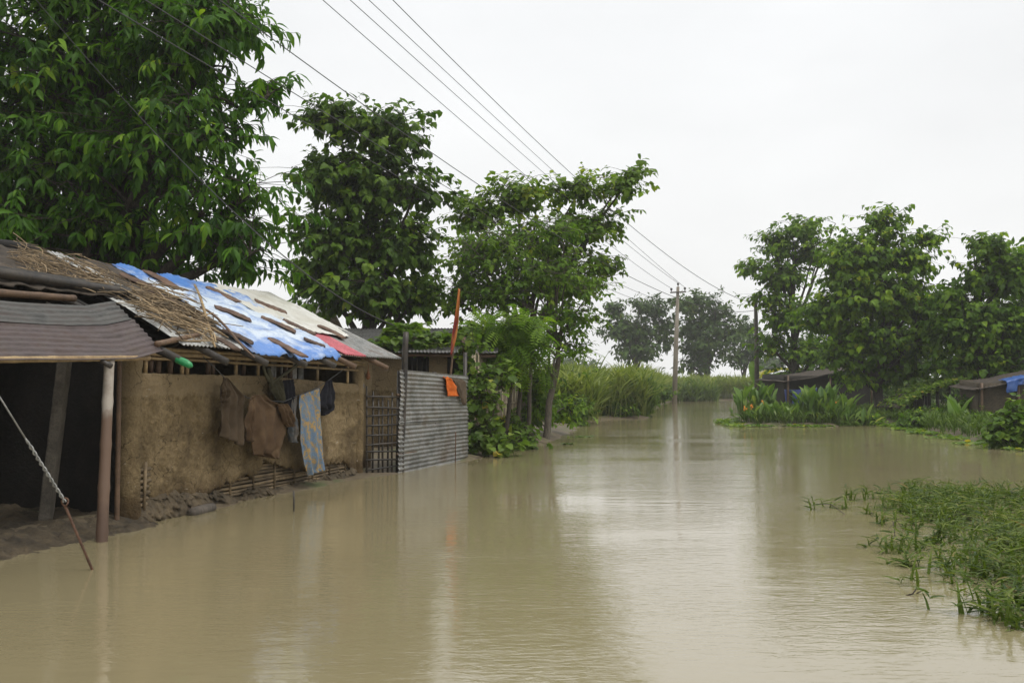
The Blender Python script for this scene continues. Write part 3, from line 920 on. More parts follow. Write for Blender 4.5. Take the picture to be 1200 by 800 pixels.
# bamboo post standing in the water
def bamboo_pole(mb, a, b_, r, knots=6, seg=12, tint=.5, bend=.0, taper=.85):
    a, b_ = Vector(a), Vector(b_)
    pts, rr = [], []
    n = knots * 6
    side = (b_ - a).cross(Vector((0, 0, 1)))
    side = side.normalized() if side.length > 1e-5 else Vector((1, 0, 0))
    for i in range(n + 1):
        f = i / n
        p = a.lerp(b_, f) + side * bend * math.sin(math.pi * f)
        k = (f * knots) % 1
        k = min(k, 1 - k)
        pts.append(p); rr.append(r * lerp(1, taper, f) * (1.1 if k < .04 else 1.0 if k > .12 else 1.02))
    mb.tube(pts, rr, seg, tint=tint)
s1, z1 = wall_pt(118, 640, -.6); s2, z2 = wall_pt(130, 421, -.5)
mb = SB(); bamboo_pole(mb, (s1, -.6, -.35), (s2, -.48, z2), .062, 5)
m, nt, b = newmat('bamboo_post_bleached_top')
n1 = noise_node(nt, 5, 5, .6)
tc = nt.nodes.new('ShaderNodeTexCoord'); sp = nt.nodes.new('ShaderNodeSeparateXYZ'); nt.links.new(tc.outputs['Object'], sp.inputs[0])
ma = nt.nodes.new('ShaderNodeMath'); ma.operation = 'MULTIPLY_ADD'
nt.links.new(n1, ma.inputs[0]); ma.inputs[1].default_value = .5; nt.links.new(sp.outputs['Z'], ma.inputs[2])
cc = ramp(nt, ma.outputs[0], [(0.5, (.085, .05, .032)), (.7, (.13, .08, .052))])
# peeled and bleached above the old knot
cc2 = ramp(nt, n1, [(.35, (.2, .165, .13)), (.6, (.36, .32, .27))])
mp2 = nt.nodes.new('ShaderNodeMapRange'); mp2.inputs['From Min'].default_value = 1.45; mp2.inputs['From Max'].default_value = 1.7
nt.links.new(ma.outputs[0], mp2.inputs['Value'])
nt.links.new(mixc(nt, mp2.outputs['Result'], cc, cc2), b.inputs['Base Color'])
b.inputs['Roughness'].default_value = .6
post = mb.build('bamboo_post', m, shed)
# leaning concrete post
p = HUT_I @ on_level(52, 618, .04)
q = wall_pt(76, 426, p.y)
mb = SB()
cvec = Vector((q[0] - p.x, 0, q[1] + .05)).normalized()
Rm = Matrix.Rotation(R(24), 3, 'Z')
N = 24
def cpost(u, v):
    ang = u * 4
    k = int(ang) % 4; f = ang - int(ang)
    cr = [(-.1, -.055), (.1, -.055), (.1, .055), (-.1, .055)]
    a, b_ = Vector(cr[k] + (0,)), Vector(cr[(k + 1) % 4] + (0,))
    xy = Rm @ a.lerp(b_, f)
    L = lerp(-.25, q[1] + .05, v)
    c = Vector((p.x, p.y, 0)) + cvec * L
    j = .008 * fbm(xy.x * 20, xy.y * 20, L * 12)
    return (c.x + xy.x * (1 + j * 8), c.y + xy.y * (1 + j * 8), c.z)
mb.grid(cpost, 32, 40)
mb.build('concrete_post', M['concrete'], shed)
mb = SB(); bamboo_pole(mb, (-5.1, -.5, 1.80), (-.5, -.5, 1.95), .035, 9, tint=.6)
mb.build('eave_beam', M['bamboo'], shed)
mb = SB(); bamboo_pole(mb, (-5.0, .35, 2.5), (-.75, .32, 2.63), .045, 8, tint=.3)
mb.build('roof_beam', M['bamboo_brown'], shed)
for s in (-1.55, -.42):
    mb = SB(); bamboo_pole(mb, (s + .25, -.62, 1.84 + (.1 if s > -1 else 0)), (s - .1, .9, 2.6), .028, 4, tint=.4)
    mb.build('rafter', M['bamboo_dark'], shed)
mb = SB(); bamboo_pole(mb, (-.42, -.05, 0), (-.38, -.02, 1.95), .03, 6, tint=.5)
mb.build('door_jamb', M['bamboo_brown'], shed)
# dark thatch and felt over the shed, lapping the hut
def felt(s0, s1, w0, w1, name, mat, lift, seed, nu=60, nv=36, tint=.5, slant=0.0):
    def fn(u, v):
        w = lerp(w0, w1, v)
        s = lerp(s0, s1, u) + slant * v + .05 * nz(w * 4, seed) * (1 if u > .9 or u < .1 else 0)
        if v < .03: w += .05 * nz(s * 7, seed)
        if v > .97: w += .05 * nz(s * 5, seed)
        return (s, w, roof_z(w) + lift + .035 * fbm(s * 3, w * 3, seed, 4))
    b_ = SB(); b_.grid(fn, nu, nv, tint)
    return b_.build(name, mat, shed, solid=.02)
felt(-5.2, 1.1, .9, 2.32, 'thatch_sheet', M['felt'], .02, 3, 90)
felt(1.28, 2.15, .62, 2.3, 'thatch_sheet', M['felt'], .05, 6, slant=.12)
b_ = SB(); b_.grid(lambda u, v: (lerp(-5.2, 0.2, u), lerp(RIDGE_W, 4.9, v), roof_z(2 * RIDGE_W - lerp(RIDGE_W, 4.9, v)) + .02), 20, 8)
b_.build('rear_thatch', M['felt'], shed, solid=.03)
b_ = SB(); b_.grid(lambda u, v: (lerp(1.02, 1.36, u), lerp(.7, 2.3, v), roof_z(lerp(.7, 2.3, v)) + .075 + .011 * math.cos(u * 6.28 * 4)), 32, 8)
b_.build('tin_strip', M['tin_pale'], shed, solid=.004)
# woven wall at the back and the near end
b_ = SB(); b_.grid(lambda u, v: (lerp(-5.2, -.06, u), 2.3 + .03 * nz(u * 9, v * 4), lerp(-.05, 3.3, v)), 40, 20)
b_.build('woven_wall', M['woven_shaded'], shed, solid=.03)  # darkened mat stands in for the unlit depth of the shed
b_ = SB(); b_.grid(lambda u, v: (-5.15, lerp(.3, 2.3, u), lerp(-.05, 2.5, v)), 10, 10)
b_.build('woven_wall', M['woven_shaded'], shed, solid=.03)
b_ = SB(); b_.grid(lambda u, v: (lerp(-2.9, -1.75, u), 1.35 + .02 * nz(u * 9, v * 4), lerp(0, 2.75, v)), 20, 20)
b_.build('woven_partition', M['woven_shaded'], shed, solid=.03)

# mud floor of the shed where it meets the flood: a ragged bank
def bank(u, v):
    s = lerp(-6, -.1, u); w = lerp(-.75, 2.3, v)
    h = interp(w, [-.75, -.35, 0.1, 2.3], [-.16, .02, .12, .16])
    return (s, w + .06 * fbm(s * 2.5, 4), h + .05 * fbm(s * 4, w * 4, 2, 4) + .03 * fbm(s * 13, w * 13, 6, 3))
M['mud_bank'] = two_tone('littered_dark_mud', (0.022, 0.017, 0.01), (0.06, 0.045, 0.026), 4, 0.9, bmp=1.0, fine=18, c3=(0.1, 0.075, 0.042), dist=.03, lo=.3, hi=.72)
mb = MB(); mb.grid(bank, 120, 60)
o = mb.build('mud_bank', M['mud_bank']); o.matrix_world = HUT_M
tag(o, kind='structure')

# ------------------------------------------------------------------ things on the roof
class HB(MB):
    # shapes given in the hut's frame, stored in world space
    def add(self, V, F_, tint=.5):
        V = np.asarray([tuple(HUT_M @ Vector(v)) for v in V], float)
        MB.add(self, V, F_, tint)
def roof_patch(name, mat, edges, lift, label, cat, nu=70, nv=50, wr=.03, hem=.0, seed=1):
    # Coons patch between four measured edges: top, bottom (left to right), left, right (top to bottom)
    T_, B_, L_, R_ = [[Vector((*roof_pt(x, y), 0)) for x, y in e_] for e_ in edges]
    def fn(u, v):
        p = (poly_at(T_, u) * (1 - v) + poly_at(B_, u) * v + poly_at(L_, v) * (1 - u) + poly_at(R_, v) * u
             - (T_[0] * (1 - u) * (1 - v) + T_[-1] * u * (1 - v) + B_[0] * (1 - u) * v + B_[-1] * u * v))
        s, w = p.x, p.y
        edge = min(u, 1 - u, v, 1 - v)
        rg = .03 * fbm(s * 6, w * 6, seed) if edge < .02 else 0
        z = roof_z(w) + lift + wr * (.5 + fbm(s * 1.7, w * 2.3, seed, 4)) * .9 + wr * .35 * abs(fbm(s * 5 + w * 3, w * 2, seed + 4, 3))
        z += .012 * math.cos(2 * math.pi * s / .085) * .5
        if hem and v > .86:
            f = (v - .86) / .14
            z += .06 * f * fbm(s * 5, seed, 2) - .1 * f * f
            w -= .04 * f
        return (s + rg, w + rg, z)
    b_ = HB()
    tt = [(lambda u, v: .5 + .22 * math.exp(-((v - .06) / .13) ** 2) + .32 * math.exp(-((v - .97) / .12) ** 2) - .12 * math.exp(-((v - .5) / .25) ** 2))((i + .5) / nu, (j + .5) / nv) for j in range(nv) for i in range(nu)]
    b_.grid(fn, nu, nv, tint=np.array(tt))
    return tag(b_.build(name, mat, top=True, solid=.006), label, cat)
roof_patch('tarpaulin', M['tarp_blue'],
           [[(130, 315), (165, 321), (210, 330), (268, 341)], [(292, 411), (330, 416), (364, 419), (397, 417)],
            [(130, 315), (165, 334), (215, 358), (255, 390), (292, 411)], [(268, 341), (305, 363), (345, 386), (379, 405), (397, 417)]],
           .045, 'worn blue tarpaulin rubbed white, spread over the middle of the hut roof', 'tarpaulin', hem=1, wr=.05)
roof_patch('plastic_sheet', M['tarp_white'],
           [[(240, 336), (266, 341), (292, 344), (314, 347)], [(380, 396), (395, 399), (404, 400), (410, 399)],
            [(240, 336), (266, 352), (310, 376), (345, 390), (380, 396)], [(314, 347), (345, 361), (373, 375), (395, 388), (410, 399)]],
           .062, 'dirty white plastic sheet over the far end of the hut roof', 'plastic sheet', wr=.025, seed=4)
PL = [((45, 75), (200, 145), .2, 'rust brown plank at the top left of the blue tarpaulin'),
      ((150, 65), (282, 141), .19, 'long dark plank crossing the ridge edge of the blue tarpaulin'),
      ((403, 130), (530, 190), .2, 'wide weathered plank where the blue tarpaulin meets the white sheet at the ridge'),
      ((430, 210), (578, 266), .17, 'grey brown plank lying alone in the middle of the blue tarpaulin'),
      ((597, 184), (725, 234), .18, 'reddish plank highest on the white plastic sheet'),
      ((622, 254), (764, 314), .16, 'thin dark plank along the seam of blue and white sheets'),
      ((714, 264), (846, 324), .16, 'dark plank just above the red roof sheet'),
      ((862, 289), (966, 340), .17, 'short dark plank nearest the far gable end of the roof'),
      ((663, 343), (802, 416), .19, 'curled brown plank hanging over the eave on the blue tarpaulin'),
      ((462, 308), (588, 362), .13, 'dark split plank beside the brushwood at the tarpaulin edge'),
      ((300, 200), (394, 247), .07, 'narrow dark stick on the upper left of the blue tarpaulin'),
      ((430, 338), (522, 388), .14, 'bark slab lying over the brushwood above the eave'),
      ((800, 342), (884, 374), .09, 'thin dark lath at the left edge of the red roof sheet')]
for k, (a, b2, wd, lab) in enumerate(PL):
    a = roof_pt(130 + a[0] * .2833, 300 + a[1] * .2833, .08); b2 = roof_pt(130 + b2[0] * .2833, 300 + b2[1] * .2833, .08)
    a3, b3 = Vector((a[0], a[1], 0)), Vector((b2[0], b2[1], 0))
    d = (b3 - a3); sd = Vector((-d.y, d.x, 0)).normalized()
    def top_(u, v, dz=.035):
        p = a3.lerp(b3, u) + sd * wd * .72 * (v * 2 - 1) * (1 + .18 * nz(u * 6, k) - .25 * (abs(u - .5) * 2) ** 6)
        bow = .03 * math.sin(math.pi * u) * (1 if k % 2 else -.2)
        return (p.x + .02 * nz(v * 5, k * 3.3) * (1 if u in (0, 1) else 0), p.y, roof_z(p.y) + .085 + dz * .8 * (1 - (v * 2 - 1) ** 6 * .5) + bow * .5 + .008 * fbm(u * 9, v * 4, k))
    b_ = HB(); b_.slab(lambda u, v: top_(u, v), lambda u, v: top_(u, v, -.012), 22, 6, tint=rnd.random())
    tag(b_.build('roof_plank', M['wood_old'], top=True), lab, 'plank', 'planks weighing down the hut roof')
# brushwood and straw heaps on the roof
def heap(name, label, area, n, lift, seed, lmin, lmax, along=None, mat='straw', rad=(.004, .011), cat='brushwood'):
    rg = random.Random(seed)
    b_ = HB()
    for i in range(n):
        x, y = area(rg)
        s, w = roof_pt(x, y)
        L = rg.uniform(lmin, lmax); a = rg.gauss(along, .5) if along is not None else rg.uniform(0, 6.28)
        c0 = Vector((s, w, roof_z(w) + lift * rg.random() + .05))
        d = Vector((math.cos(a), math.sin(a), 0)); d.z = d.y * SLOPE + rg.gauss(0, .1)
        bend = Vector((rg.gauss(0, .12), rg.gauss(0, .12), rg.uniform(-.02, .1))) * L
        r = rg.uniform(*rad)
        pts = [c0 + d * L * (f - .5) + bend * math.sin(math.pi * f) for f in (0, .3, .6, 1)]
        pts = [Vector((q.x, q.y, max(q.z, roof_z(max(q.y, EAVE_W)) + .02))) for q in pts]
        b_.tube(pts, [r, r, r * .8, r * .5], 4, tint=rg.random())
    return tag(b_.build(name, M[mat], top=True), label, cat)
def area1(rg):
    t = rg.random(); k = rg.gauss(0, 1)
    return 165 + 75 * t + 6 * k, 357 + 38 * t + 9 * rg.gauss(0, 1)
heap('brushwood_heap', 'tangled dry brushwood heaped on the roof beside the blue tarpaulin', area1, 300, .16, 5, .2, .9, None)
def area2(rg):
    t = rg.random()
    return 20 + 120 * t + 5 * rg.gauss(0, 1), 305 + 38 * t + 7 * rg.gauss(0, 1)
heap('straw_heap', 'loose yellowish straw and twigs scattered over the dark shed thatch', area2, 330, .1, 7, .12, .5, None, rad=(.003, .008), cat='straw')
# long sticks sliding off the brushwood
for (p, q, r, lab, mt) in (((228, 345), (252, 416), .02, 'long thin pole lying down the slope among the brushwood', 'bamboo'),
                       ((235, 372), (298, 428), .018, 'bent stick hanging past the eave over the wall', 'bamboo_brown'),
                       ((168, 352), (262, 402), .022, 'brown pole lying across the brushwood heap', 'bamboo_brown')):
    a, b2 = roof_pt(*p), roof_pt(*q)
    mb = HB()
    mb.tube([(lerp(a[0], b2[0], f), lerp(a[1], b2[1], f), roof_z(lerp(a[1], b2[1], f)) + .15 + .05 * math.sin(f * 5)) for f in np.linspace(0, 1, 7)], [r] * 6 + [r * .6], 7, tint=.7)
    tag(mb.build('loose_pole', M[mt], top=True), lab, 'pole', 'poles lying on the roofs')
# two heavy dark poles along the shed roof
for (s0, w0, z0, s1_, w1_, z1_, r, lab) in ((-5.0, 1.0, 2.93, 1.75, .95, 2.87, .07, 'long thick black pole lying along the dark shed roof'),
                                  (-5.0, 1.2, 3.0, 1.2, 1.12, 2.94, .05, 'thinner black pole lying behind the thick one on the shed roof')):
    mb = HB(); bamboo_pole(mb, (s0, w0, z0), (s1_, w1_, z1_), r, 8, tint=.4)
    tag(mb.build('roof_pole', M['bamboo_dark'], top=True), lab, 'pole', 'poles lying on the roofs')
mb = HB()
s1, z1 = wall_pt(184, 403, -.5); s2, z2 = wall_pt(233, 392, -.3)
bamboo_pole(mb, (s1, -.5, z1), (s2, -.3, z2), .035, 3, tint=.8)
tag(mb.build('bamboo_stub', M['bamboo_brown'], top=True), 'short orange brown bamboo jutting up between the awning and the hut eave', 'bamboo pole', 'poles lying on the roofs')
# a cut green bottle pushed on the first rafter end
s, z = wall_pt(208, 412, -.66)
mb = HB()
zr = roof_z(-.7) - .07
mb.tube([(s, -.66, zr + .01), (s, -.74, zr - .02), (s, -.78, zr - .035), (s, -.83, zr - .06), (s, -.86, zr - .072)], [.047, .048, .046, .038, .014], 12)
tag(mb.build('green_bottle', M['green_plastic'], top=True), 'green plastic bottle stuck on a rafter end at the eave', 'bottle')
# ridge clutter: dark rolled felt at the left end
mb = HB()
mb.tube([(lerp(-.6, .95, f), 2.36 + .03 * nz(f * 4), 3.47 + .03 * nz(f * 5, 3)) for f in np.linspace(0, 1, 14)], [.07 + .02 * nz(f * 7, 1) for f in range(14)], 9)
tag(mb.build('felt_roll', M['black'], top=True), 'dark roll of felt lying on the ridge at the left', 'felt roll')

# ------------------------------------------------------------------ washing on the line
LW = -.27
def zp(x, y): return 240 + x * .1875, 420 + y * .1875
def line_pt(x, y, w=LW):
    px, py = zp(x, y)
    s, z = wall_pt(px, py, w)
    return Vector((s, w, z))
mb = HB()
lp = [line_pt(*q) for q in ((-10, -10), (60, 55), (125, 122), (190, 185), (262, 244), (370, 262), (490, 270), (590, 228), (700, 182), (770, 138), (830, 95), (890, 50))]
mb.tube(lp, .006, 5)
tag(mb.build('washing_line', M['wire'], top=True), 'sagging dark washing line strung along the front of the mud hut', 'washing line')
def garment(strips, mat, name, label, cat, fold=.05, freq=6, seed=0, group='washing hung on the mud hut'):
    b_ = HB()
    for k, rows in enumerate(strips):
        off = rows[0]; rows = rows[1:]
        Lp = [line_pt(*r[0]) for r in rows]; Rp = [line_pt(*r[1]) for r in rows]
        def fn(u, v, dw=0.0):
            p = poly_at(Lp, v).lerp(poly_at(Rp, v), u)
            fd = fold * (.35 + .65 * v)
            w = LW + off + fd * (math.sin(u * freq * 6.28 * .5 + 2.5 * nz(v * 1.6, seed + k) + k) * .7 + 1.0 * fbm(u * 3.0, v * 2.4, seed + k * 3.7, 4) + .5 * fbm(u * 7 + v * 3, v * 3, seed * 2.1, 3))
            w += -.03 * math.sin(math.pi * u) * math.sin(math.pi * min(v * 1.2, 1))
            e_ = .012 * nz(v * 6, seed + k) 
            return (p.x + e_, w + dw, p.z + (.012 * nz(u * 5, seed) if v > .95 else 0))
        b_.slab(lambda u, v: fn(u, v), lambda u, v: fn(u, v, .006 + .01 * math.sin(math.pi * u)), 26, 34)
    return tag(b_.build(name, mat, top=True), label, cat, group)
garment([[0.0, ((118, 118), (140, 122)), ((110, 160), (190, 180)), ((104, 250), (247, 236)), ((104, 300), (246, 330)), ((97, 400), (240, 440)), ((88, 482), (222, 545))],
         [-.03, ((100, 170), (125, 125)), ((103, 220), (135, 200)), ((108, 275), (128, 270))]],
        M['brown_cloth'], 'brown_trousers', 'dull brown cloth hung leftmost on the washing line', 'trousers', seed=1)
garment([[-.03, ((290, 228), (360, 225)), ((262, 262), (400, 262)), ((258, 330), (500, 300)), ((272, 400), (490, 400)), ((285, 480), (487, 470)), ((296, 570), (475, 540)), ((300, 604), (462, 580)), ((380, 616), (448, 628))],
         [-.06, ((262, 262), (300, 240)), ((246, 340), (300, 330)), ((240, 430), (285, 420)), ((240, 510), (272, 520))],
         [-.08, ((430, 285), (490, 280)), ((440, 330), (512, 320)), ((462, 390), (532, 395)), ((486, 428), (536, 422))]],
        M['brown_cloth2'], 'brown_shirt', 'bulky russet brown shirt with hanging sleeves on the line', 'shirt', fold=.05, seed=2)
garment([[0.05, ((430, 150), (500, 130)), ((440, 200), (512, 180)), ((470, 260), (508, 255)), ((480, 275), (500, 275))]],
        M['olive_cloth'], 'olive_cloth', 'small olive cloth tucked behind the russet shirt', 'cloth', seed=3)
garment([[0.04, ((505, 135), (572, 130)), ((505, 200), (580, 190)), ((512, 260), (570, 245)), ((515, 300), (560, 290)), ((530, 400), (556, 395))]],
        M['black_cloth'], 'dark_bundle', 'blue black garment hung between the russet shirt and the patterned wrap', 'garment', fold=.05, seed=4)
garment([[0.03, ((548, 250), (585, 238)), ((538, 350), (580, 350)), ((536, 450), (585, 450)), ((545, 515), (582, 530))]],
        M['slate_cloth'], 'slate_cloth', 'narrow slate blue cloth hanging just left of the patterned wrap', 'cloth', seed=5)
garment([[-.03, ((585, 230), (706, 184)), ((575, 300), (712, 295)), ((585, 400), (716, 400)), ((590, 500), (722, 500)), ((605, 600), (732, 600)), ((622, 690), (736, 660)), ((640, 738), (735, 695))]],
        M['pattern'], 'patterned_wrap', 'long wrap patterned in blue, pink and ochre bands', 'wrap', fold=.03, seed=6)
garment([[-.02, ((752, 138), (784, 132)), ((728, 195), (800, 200)), ((714, 250), (806, 245)), ((708, 295), (802, 272)), ((728, 325), (798, 318)), ((736, 358), (748, 352))]],
        M['black_cloth'], 'black_shirt', 'small black garment hung at the right end of the washing line', 'shirt', fold=.05, seed=7)
# net slung under the eave
mb = HB()
nt_pts = [line_pt(*q, w=-.34) for q in ((362, 20), (368, 70), (395, 125), (415, 150), (455, 128), (510, 90), (570, 45), (600, 20))]
for k in range(7):
    mb.tube([p + Vector((.03 * nz(i * .9, k), .04 * nz(i, k, 5), .035 * nz(i * .8, k * 3))) for i, p in enumerate(nt_pts)], [.012 + .02 * abs(nz(i * .7, k * 2)) for i in range(len(nt_pts))], 6)
mb.tube([line_pt(x, y, -.33) for x, y in ((395, 60), (405, 110), (412, 155), (420, 185))], [.03, .05, .045, .015], 8)
tag(mb.build('mosquito_net', M['olive_cloth'], top=True), 'twisted olive net slung in a loop from the eave poles', 'net', 'washing hung on the mud hut')

# ------------------------------------------------------------------ small things at the wall foot
p = on_level(213, 601, .0)
mb = MB()
mb.grid(lambda u, v: (lambda th, ph: (p.x + (.13 + .025 * fbm(math.cos(th) * 2, math.sin(th) * 2, ph * 2)) * math.cos(th) * math.sin(ph), p.y + .02 + .1 * math.sin(th) * math.sin(ph), .02 + .1 * math.cos(ph) + .02 * fbm(th, ph * 2, 3)))(u * 6.2832, .05 + v * 3.0), 20, 12)
tag(mb.build('broken_brick', M['stone'], top=True), 'pale broken brick half under water at the foot of the mud wall', 'brick')
mb = MB()
a, b2 = on_level(224, 601, .03), on_level(249, 594, .04)
mb.tube([a, a.lerp(b2, .5), b2], [.065, .07, .06], 12)
tag(mb.build('cut_log', M['wood_grey'], top=True), 'short grey log lying at the foot of the mud wall', 'log')
a = on_level(344, 599, 0)
mb = MB(); mb.tube([a + Vector((0, 0, -.2)), a + Vector((.005, 0, .1)), at_y(344, 575, a.y)], .012, 6)
tag(mb.build('water_stick', M['bamboo_dark'], top=True), 'thin dark stick standing upright in the water before the hut', 'stick')
# things hung on the short wall past the corner
def small_hang(px, y0, y1, w):
    s, z0 = wall_pt(px, y0, w); _, z1 = wall_pt(px, y1, w)
    return s, z0, z1
s, za, zb_ = small_hang(423, 437, 456, -.02)
mb = HB(); mb.tube([(s, -.02, za + .02), (s, -.02, za - .08), (s, -.02, za - .11), (s, -.02, zb_ + .05), (s, -.02, zb_)], [.02, .025, .05, .06, .052], 12)
tag(mb.build('blue_jug', M['blue_plastic'], top=True), 'blue plastic container hung on the mud wall above the bamboo gate', 'container')
s, za, zb_ = small_hang(431.5, 432, 446, 0)
mb = HB(); mb.tube([(s, 0, za + .08), (s, 0, za)], .006, 5); mb.tube([(s, 0, za), (s, 0, za - .04), (s, 0, za - .1), (s, 0, za - .16), (s, 0, za - .2)], [.008, .012, .035, .045, .02], 10)
tag(mb.build('clay_pendant', M['clay'], top=True), 'small reddish gourd hung on the mud wall beside the blue container', 'gourd')

# ------------------------------------------------------------------ stay wire and rod in the foreground
rod_foot, rod_top = on_level(108, 667, 0), at_y(76, 592, 8.72)
stay = empty('stay_wire', rod_foot, 'twisted steel stay wire fixed to a rusty ground rod in the near water', 'stay wire')
rel = lambda v: Vector(v) - rod_foot
mb = MB(); dr = (rod_top - rod_foot)
mb.tube([rel(rod_foot - dr * .4), rel(rod_foot), rel(rod_top)], .012, 8)
mb.build('ground_rod', M['rust'], stay)
POLE0 = Vector((-6.66, 5.2, 0))
mb = MB()
ring = [rel(rod_top) + Vector((.028 * math.cos(t), .01 * math.sin(t * 2), .03 + .034 * math.sin(t))) for t in np.linspace(0, 6.2832, 14)]
mb.tube(ring, .008, 6)
mb.build('eye_ring', M['rust'], stay)
w1 = at_y(0, 470, 8.28)
dirw = (w1 - rod_top).normalized()
far = w1 + dirw * ((POLE0.x - w1.x) / dirw.x) * .98
mb = MB()
for k in range(2):
    pts = []
    for i in range(60):
        f = i / 59 * .62
        c = rod_top.lerp(w1, f) + Vector((0, 0, .03))
        t = f * 60 + k * 3.14
        r_ = .011 * (1 if f < .55 else max(0, (.62 - f) / .07))
        pts.append(rel(c + Vector((math.cos(t) * r_, math.sin(t) * r_ * .4, math.sin(t) * r_ * .6))))
    mb.tube(pts, .008, 5)
mb.tube([rel(rod_top.lerp(w1, .5) + Vector((0, 0, .03))), rel(w1 + Vector((0, 0, .03))), rel(far)], .007, 6)
mb.build('cable', M['rope_grey'], stay)

# ================================================================== gate, post, tin fence
GA, GB = H(6.36, -.14, 0), H(7.02, -.47, 0)
gate = empty('bamboo_gate', GA.lerp(GB, .5), 'dark bamboo lattice gate between the mud hut and the tin fence', 'gate')
gc = GA.lerp(GB, .5)
gd = (GB - GA).normalized(); gn = Vector((gd.y, -gd.x, 0))
rnd = random.Random(12)
gl = (GB - GA).length
for k, (f, h) in enumerate(((0.02, 1.62), (.2, 1.52), (.38, 1.38), (.53, 1.42), (.68, 1.36), (.82, 1.5), (.97, 1.6))):
    mb = MB()
    a = GA.lerp(GB, f) - gc + Vector((0, 0, -.15)); b2 = GA.lerp(GB, f + .02 * rnd.gauss(0, 1)) - gc + Vector((0, 0, h))
    mb.tube([a, a.lerp(b2, .5) + gd * .01 * rnd.gauss(0, 1), b2], [.021, .019, .017], 7, tint=rnd.random())
    mb.build('upright', M['bamboo_dark'], gate)
for k, z in enumerate((.12, .27, .42, .56, .72, .9, 1.08, 1.22, 1.42)):
    mb = MB()
    dz = rnd.gauss(0, .015)
    mb.tube([GA - gc - gd * .04 + gn * .035 + Vector((0, 0, z + dz)), gn * .04 + Vector((0, 0, z)), GB - gc + gd * .03 + gn * .035 + Vector((0, 0, z - dz))], .017, 7, tint=rnd.random())
    mb.build('rail', M['bamboo_dark'], gate)
pb = on_level(468, 553, 0)
ptop = at_y(476, 389, pb.y)
mb = MB()
mb.tube([Vector((pb.x, pb.y, -.4)).lerp(ptop, f) + Vector((.015 * nz(f * 5), .015 * nz(f * 5, 4), 0)) for f in np.linspace(0, 1, 14)], [.075 - .022 * f for f in np.linspace(0, 1, 14)], 10)
tag(mb.build('gate_post', M['bamboo_dark'], top=True), 'tall dark wooden post where the bamboo gate meets the tin fence', 'post')

FA, FB = on_level(466, 554, 0) + Vector((.02, -.06, 0)), on_level(548, 538, 0)
fence = empty('tin_fence', FA.lerp(FB, .5), 'corrugated grey tin sheet fence standing in the flood', 'fence')
fd = (FB - FA).normalized(); fnrm = Vector((fd.y, -fd.x, 0)); fl = (FB - FA).length
fc = FA.lerp(FB, .5)
def fence_sheet(z0, z1, z0b, z1b, off, tint, mat, seed, x0=0.0, x1=1.0):
    n = int((z1 - z0) / .084 * 8)
    def fn(u, v):
        z = lerp(lerp(z0, z0b, u), lerp(z1, z1b, u), v)
        ph = v * (z1 - z0) / .084
        o_ = off + .012 * math.cos(2 * math.pi * ph) + .028 * nz(u * 3.5, v * 2.5, seed) + .012 * nz(u * 11, v * 7, seed + 3)
        q = FA.lerp(FB, lerp(x0, x1, u)) - fc + fnrm * o_
        return (q.x, q.y, z)
    b_ = MB(); b_.grid(fn, 30, n, tint)
    return b_.build('tin_sheet', mat, fence, solid=.004)
fence_sheet(-.02, 1.0, .0, .98, 0, .45, M['tin_grey'], 1)
fence_sheet(.93, 1.92, .9, 1.83, .012, .6, M['tin_grey'], 2, .01, .99)
for f in (.03, .5, .985):
    mb = MB(); q = FA.lerp(FB, f) - fc - fnrm * .06
    mb.tube([q + Vector((0, 0, -.4)), q + Vector((.02, 0, 1.9 if f < .9 else 2.35))], .042, 8, tint=.5)
    mb.build('fence_post', M['bamboo_dark'], fence)
mb = MB()
for z in (.35, 1.45):
    mb.tube([FA - fc - fnrm * .03 + Vector((0, 0, z)), FB - fc - fnrm * .03 + Vector((0, 0, z - .04))], .025, 6)
mb.build('fence_rail', M['bamboo_brown'], fence)
# iron stake before the fence
a = on_level(533.5, 542, 0)
mb = MB(); mb.tube([a + Vector((0, 0, -.2)), at_y(534, 506, a.y)], .012, 6)
tag(mb.build('iron_stake', M['rust'], top=True), 'thin rusty stake standing in the water before the tin fence', 'stake')
# cloths thrown over the fence top
def over_fence(name, mat, pts_l, pts_r, label, off, seed, fold=.02):
    Yf = FA.lerp(FB, .82).y
    Lp = [on_plane(x, y, FA + fnrm * off, fnrm) for x, y in pts_l]; Rp = [on_plane(x, y, FA + fnrm * off, fnrm) for x, y in pts_r]
    b_ = MB()
    def fn(u, v, d=0.0):
        q = poly_at(Lp, v).lerp(poly_at(Rp, v), u)
        return q + fnrm * (fold * (math.sin(u * 9 + seed + 2 * v) + fbm(u * 3, v * 3, seed)) + d - (.05 if v < .08 else 0))
    b_.slab(lambda u, v: fn(u, v, .012), lambda u, v: fn(u, v), 16, 20)
    return tag(b_.build(name, mat, top=True), label, 'cloth', 'cloths thrown over the tin fence')
over_fence('orange_cloth', M['orange_cloth'], [(521, 441), (522, 452), (524, 464)], [(527, 441), (536, 452), (538.5, 464)], 'bright orange cloth thrown over the top of the tin fence', .06, 1)
over_fence('brown_sack', M['sack_cloth'], [(531, 443), (536, 455), (543, 475)], [(544, 444), (545, 457), (545, 473)], 'brown rag hanging beside the orange cloth on the tin fence', .08, 4)
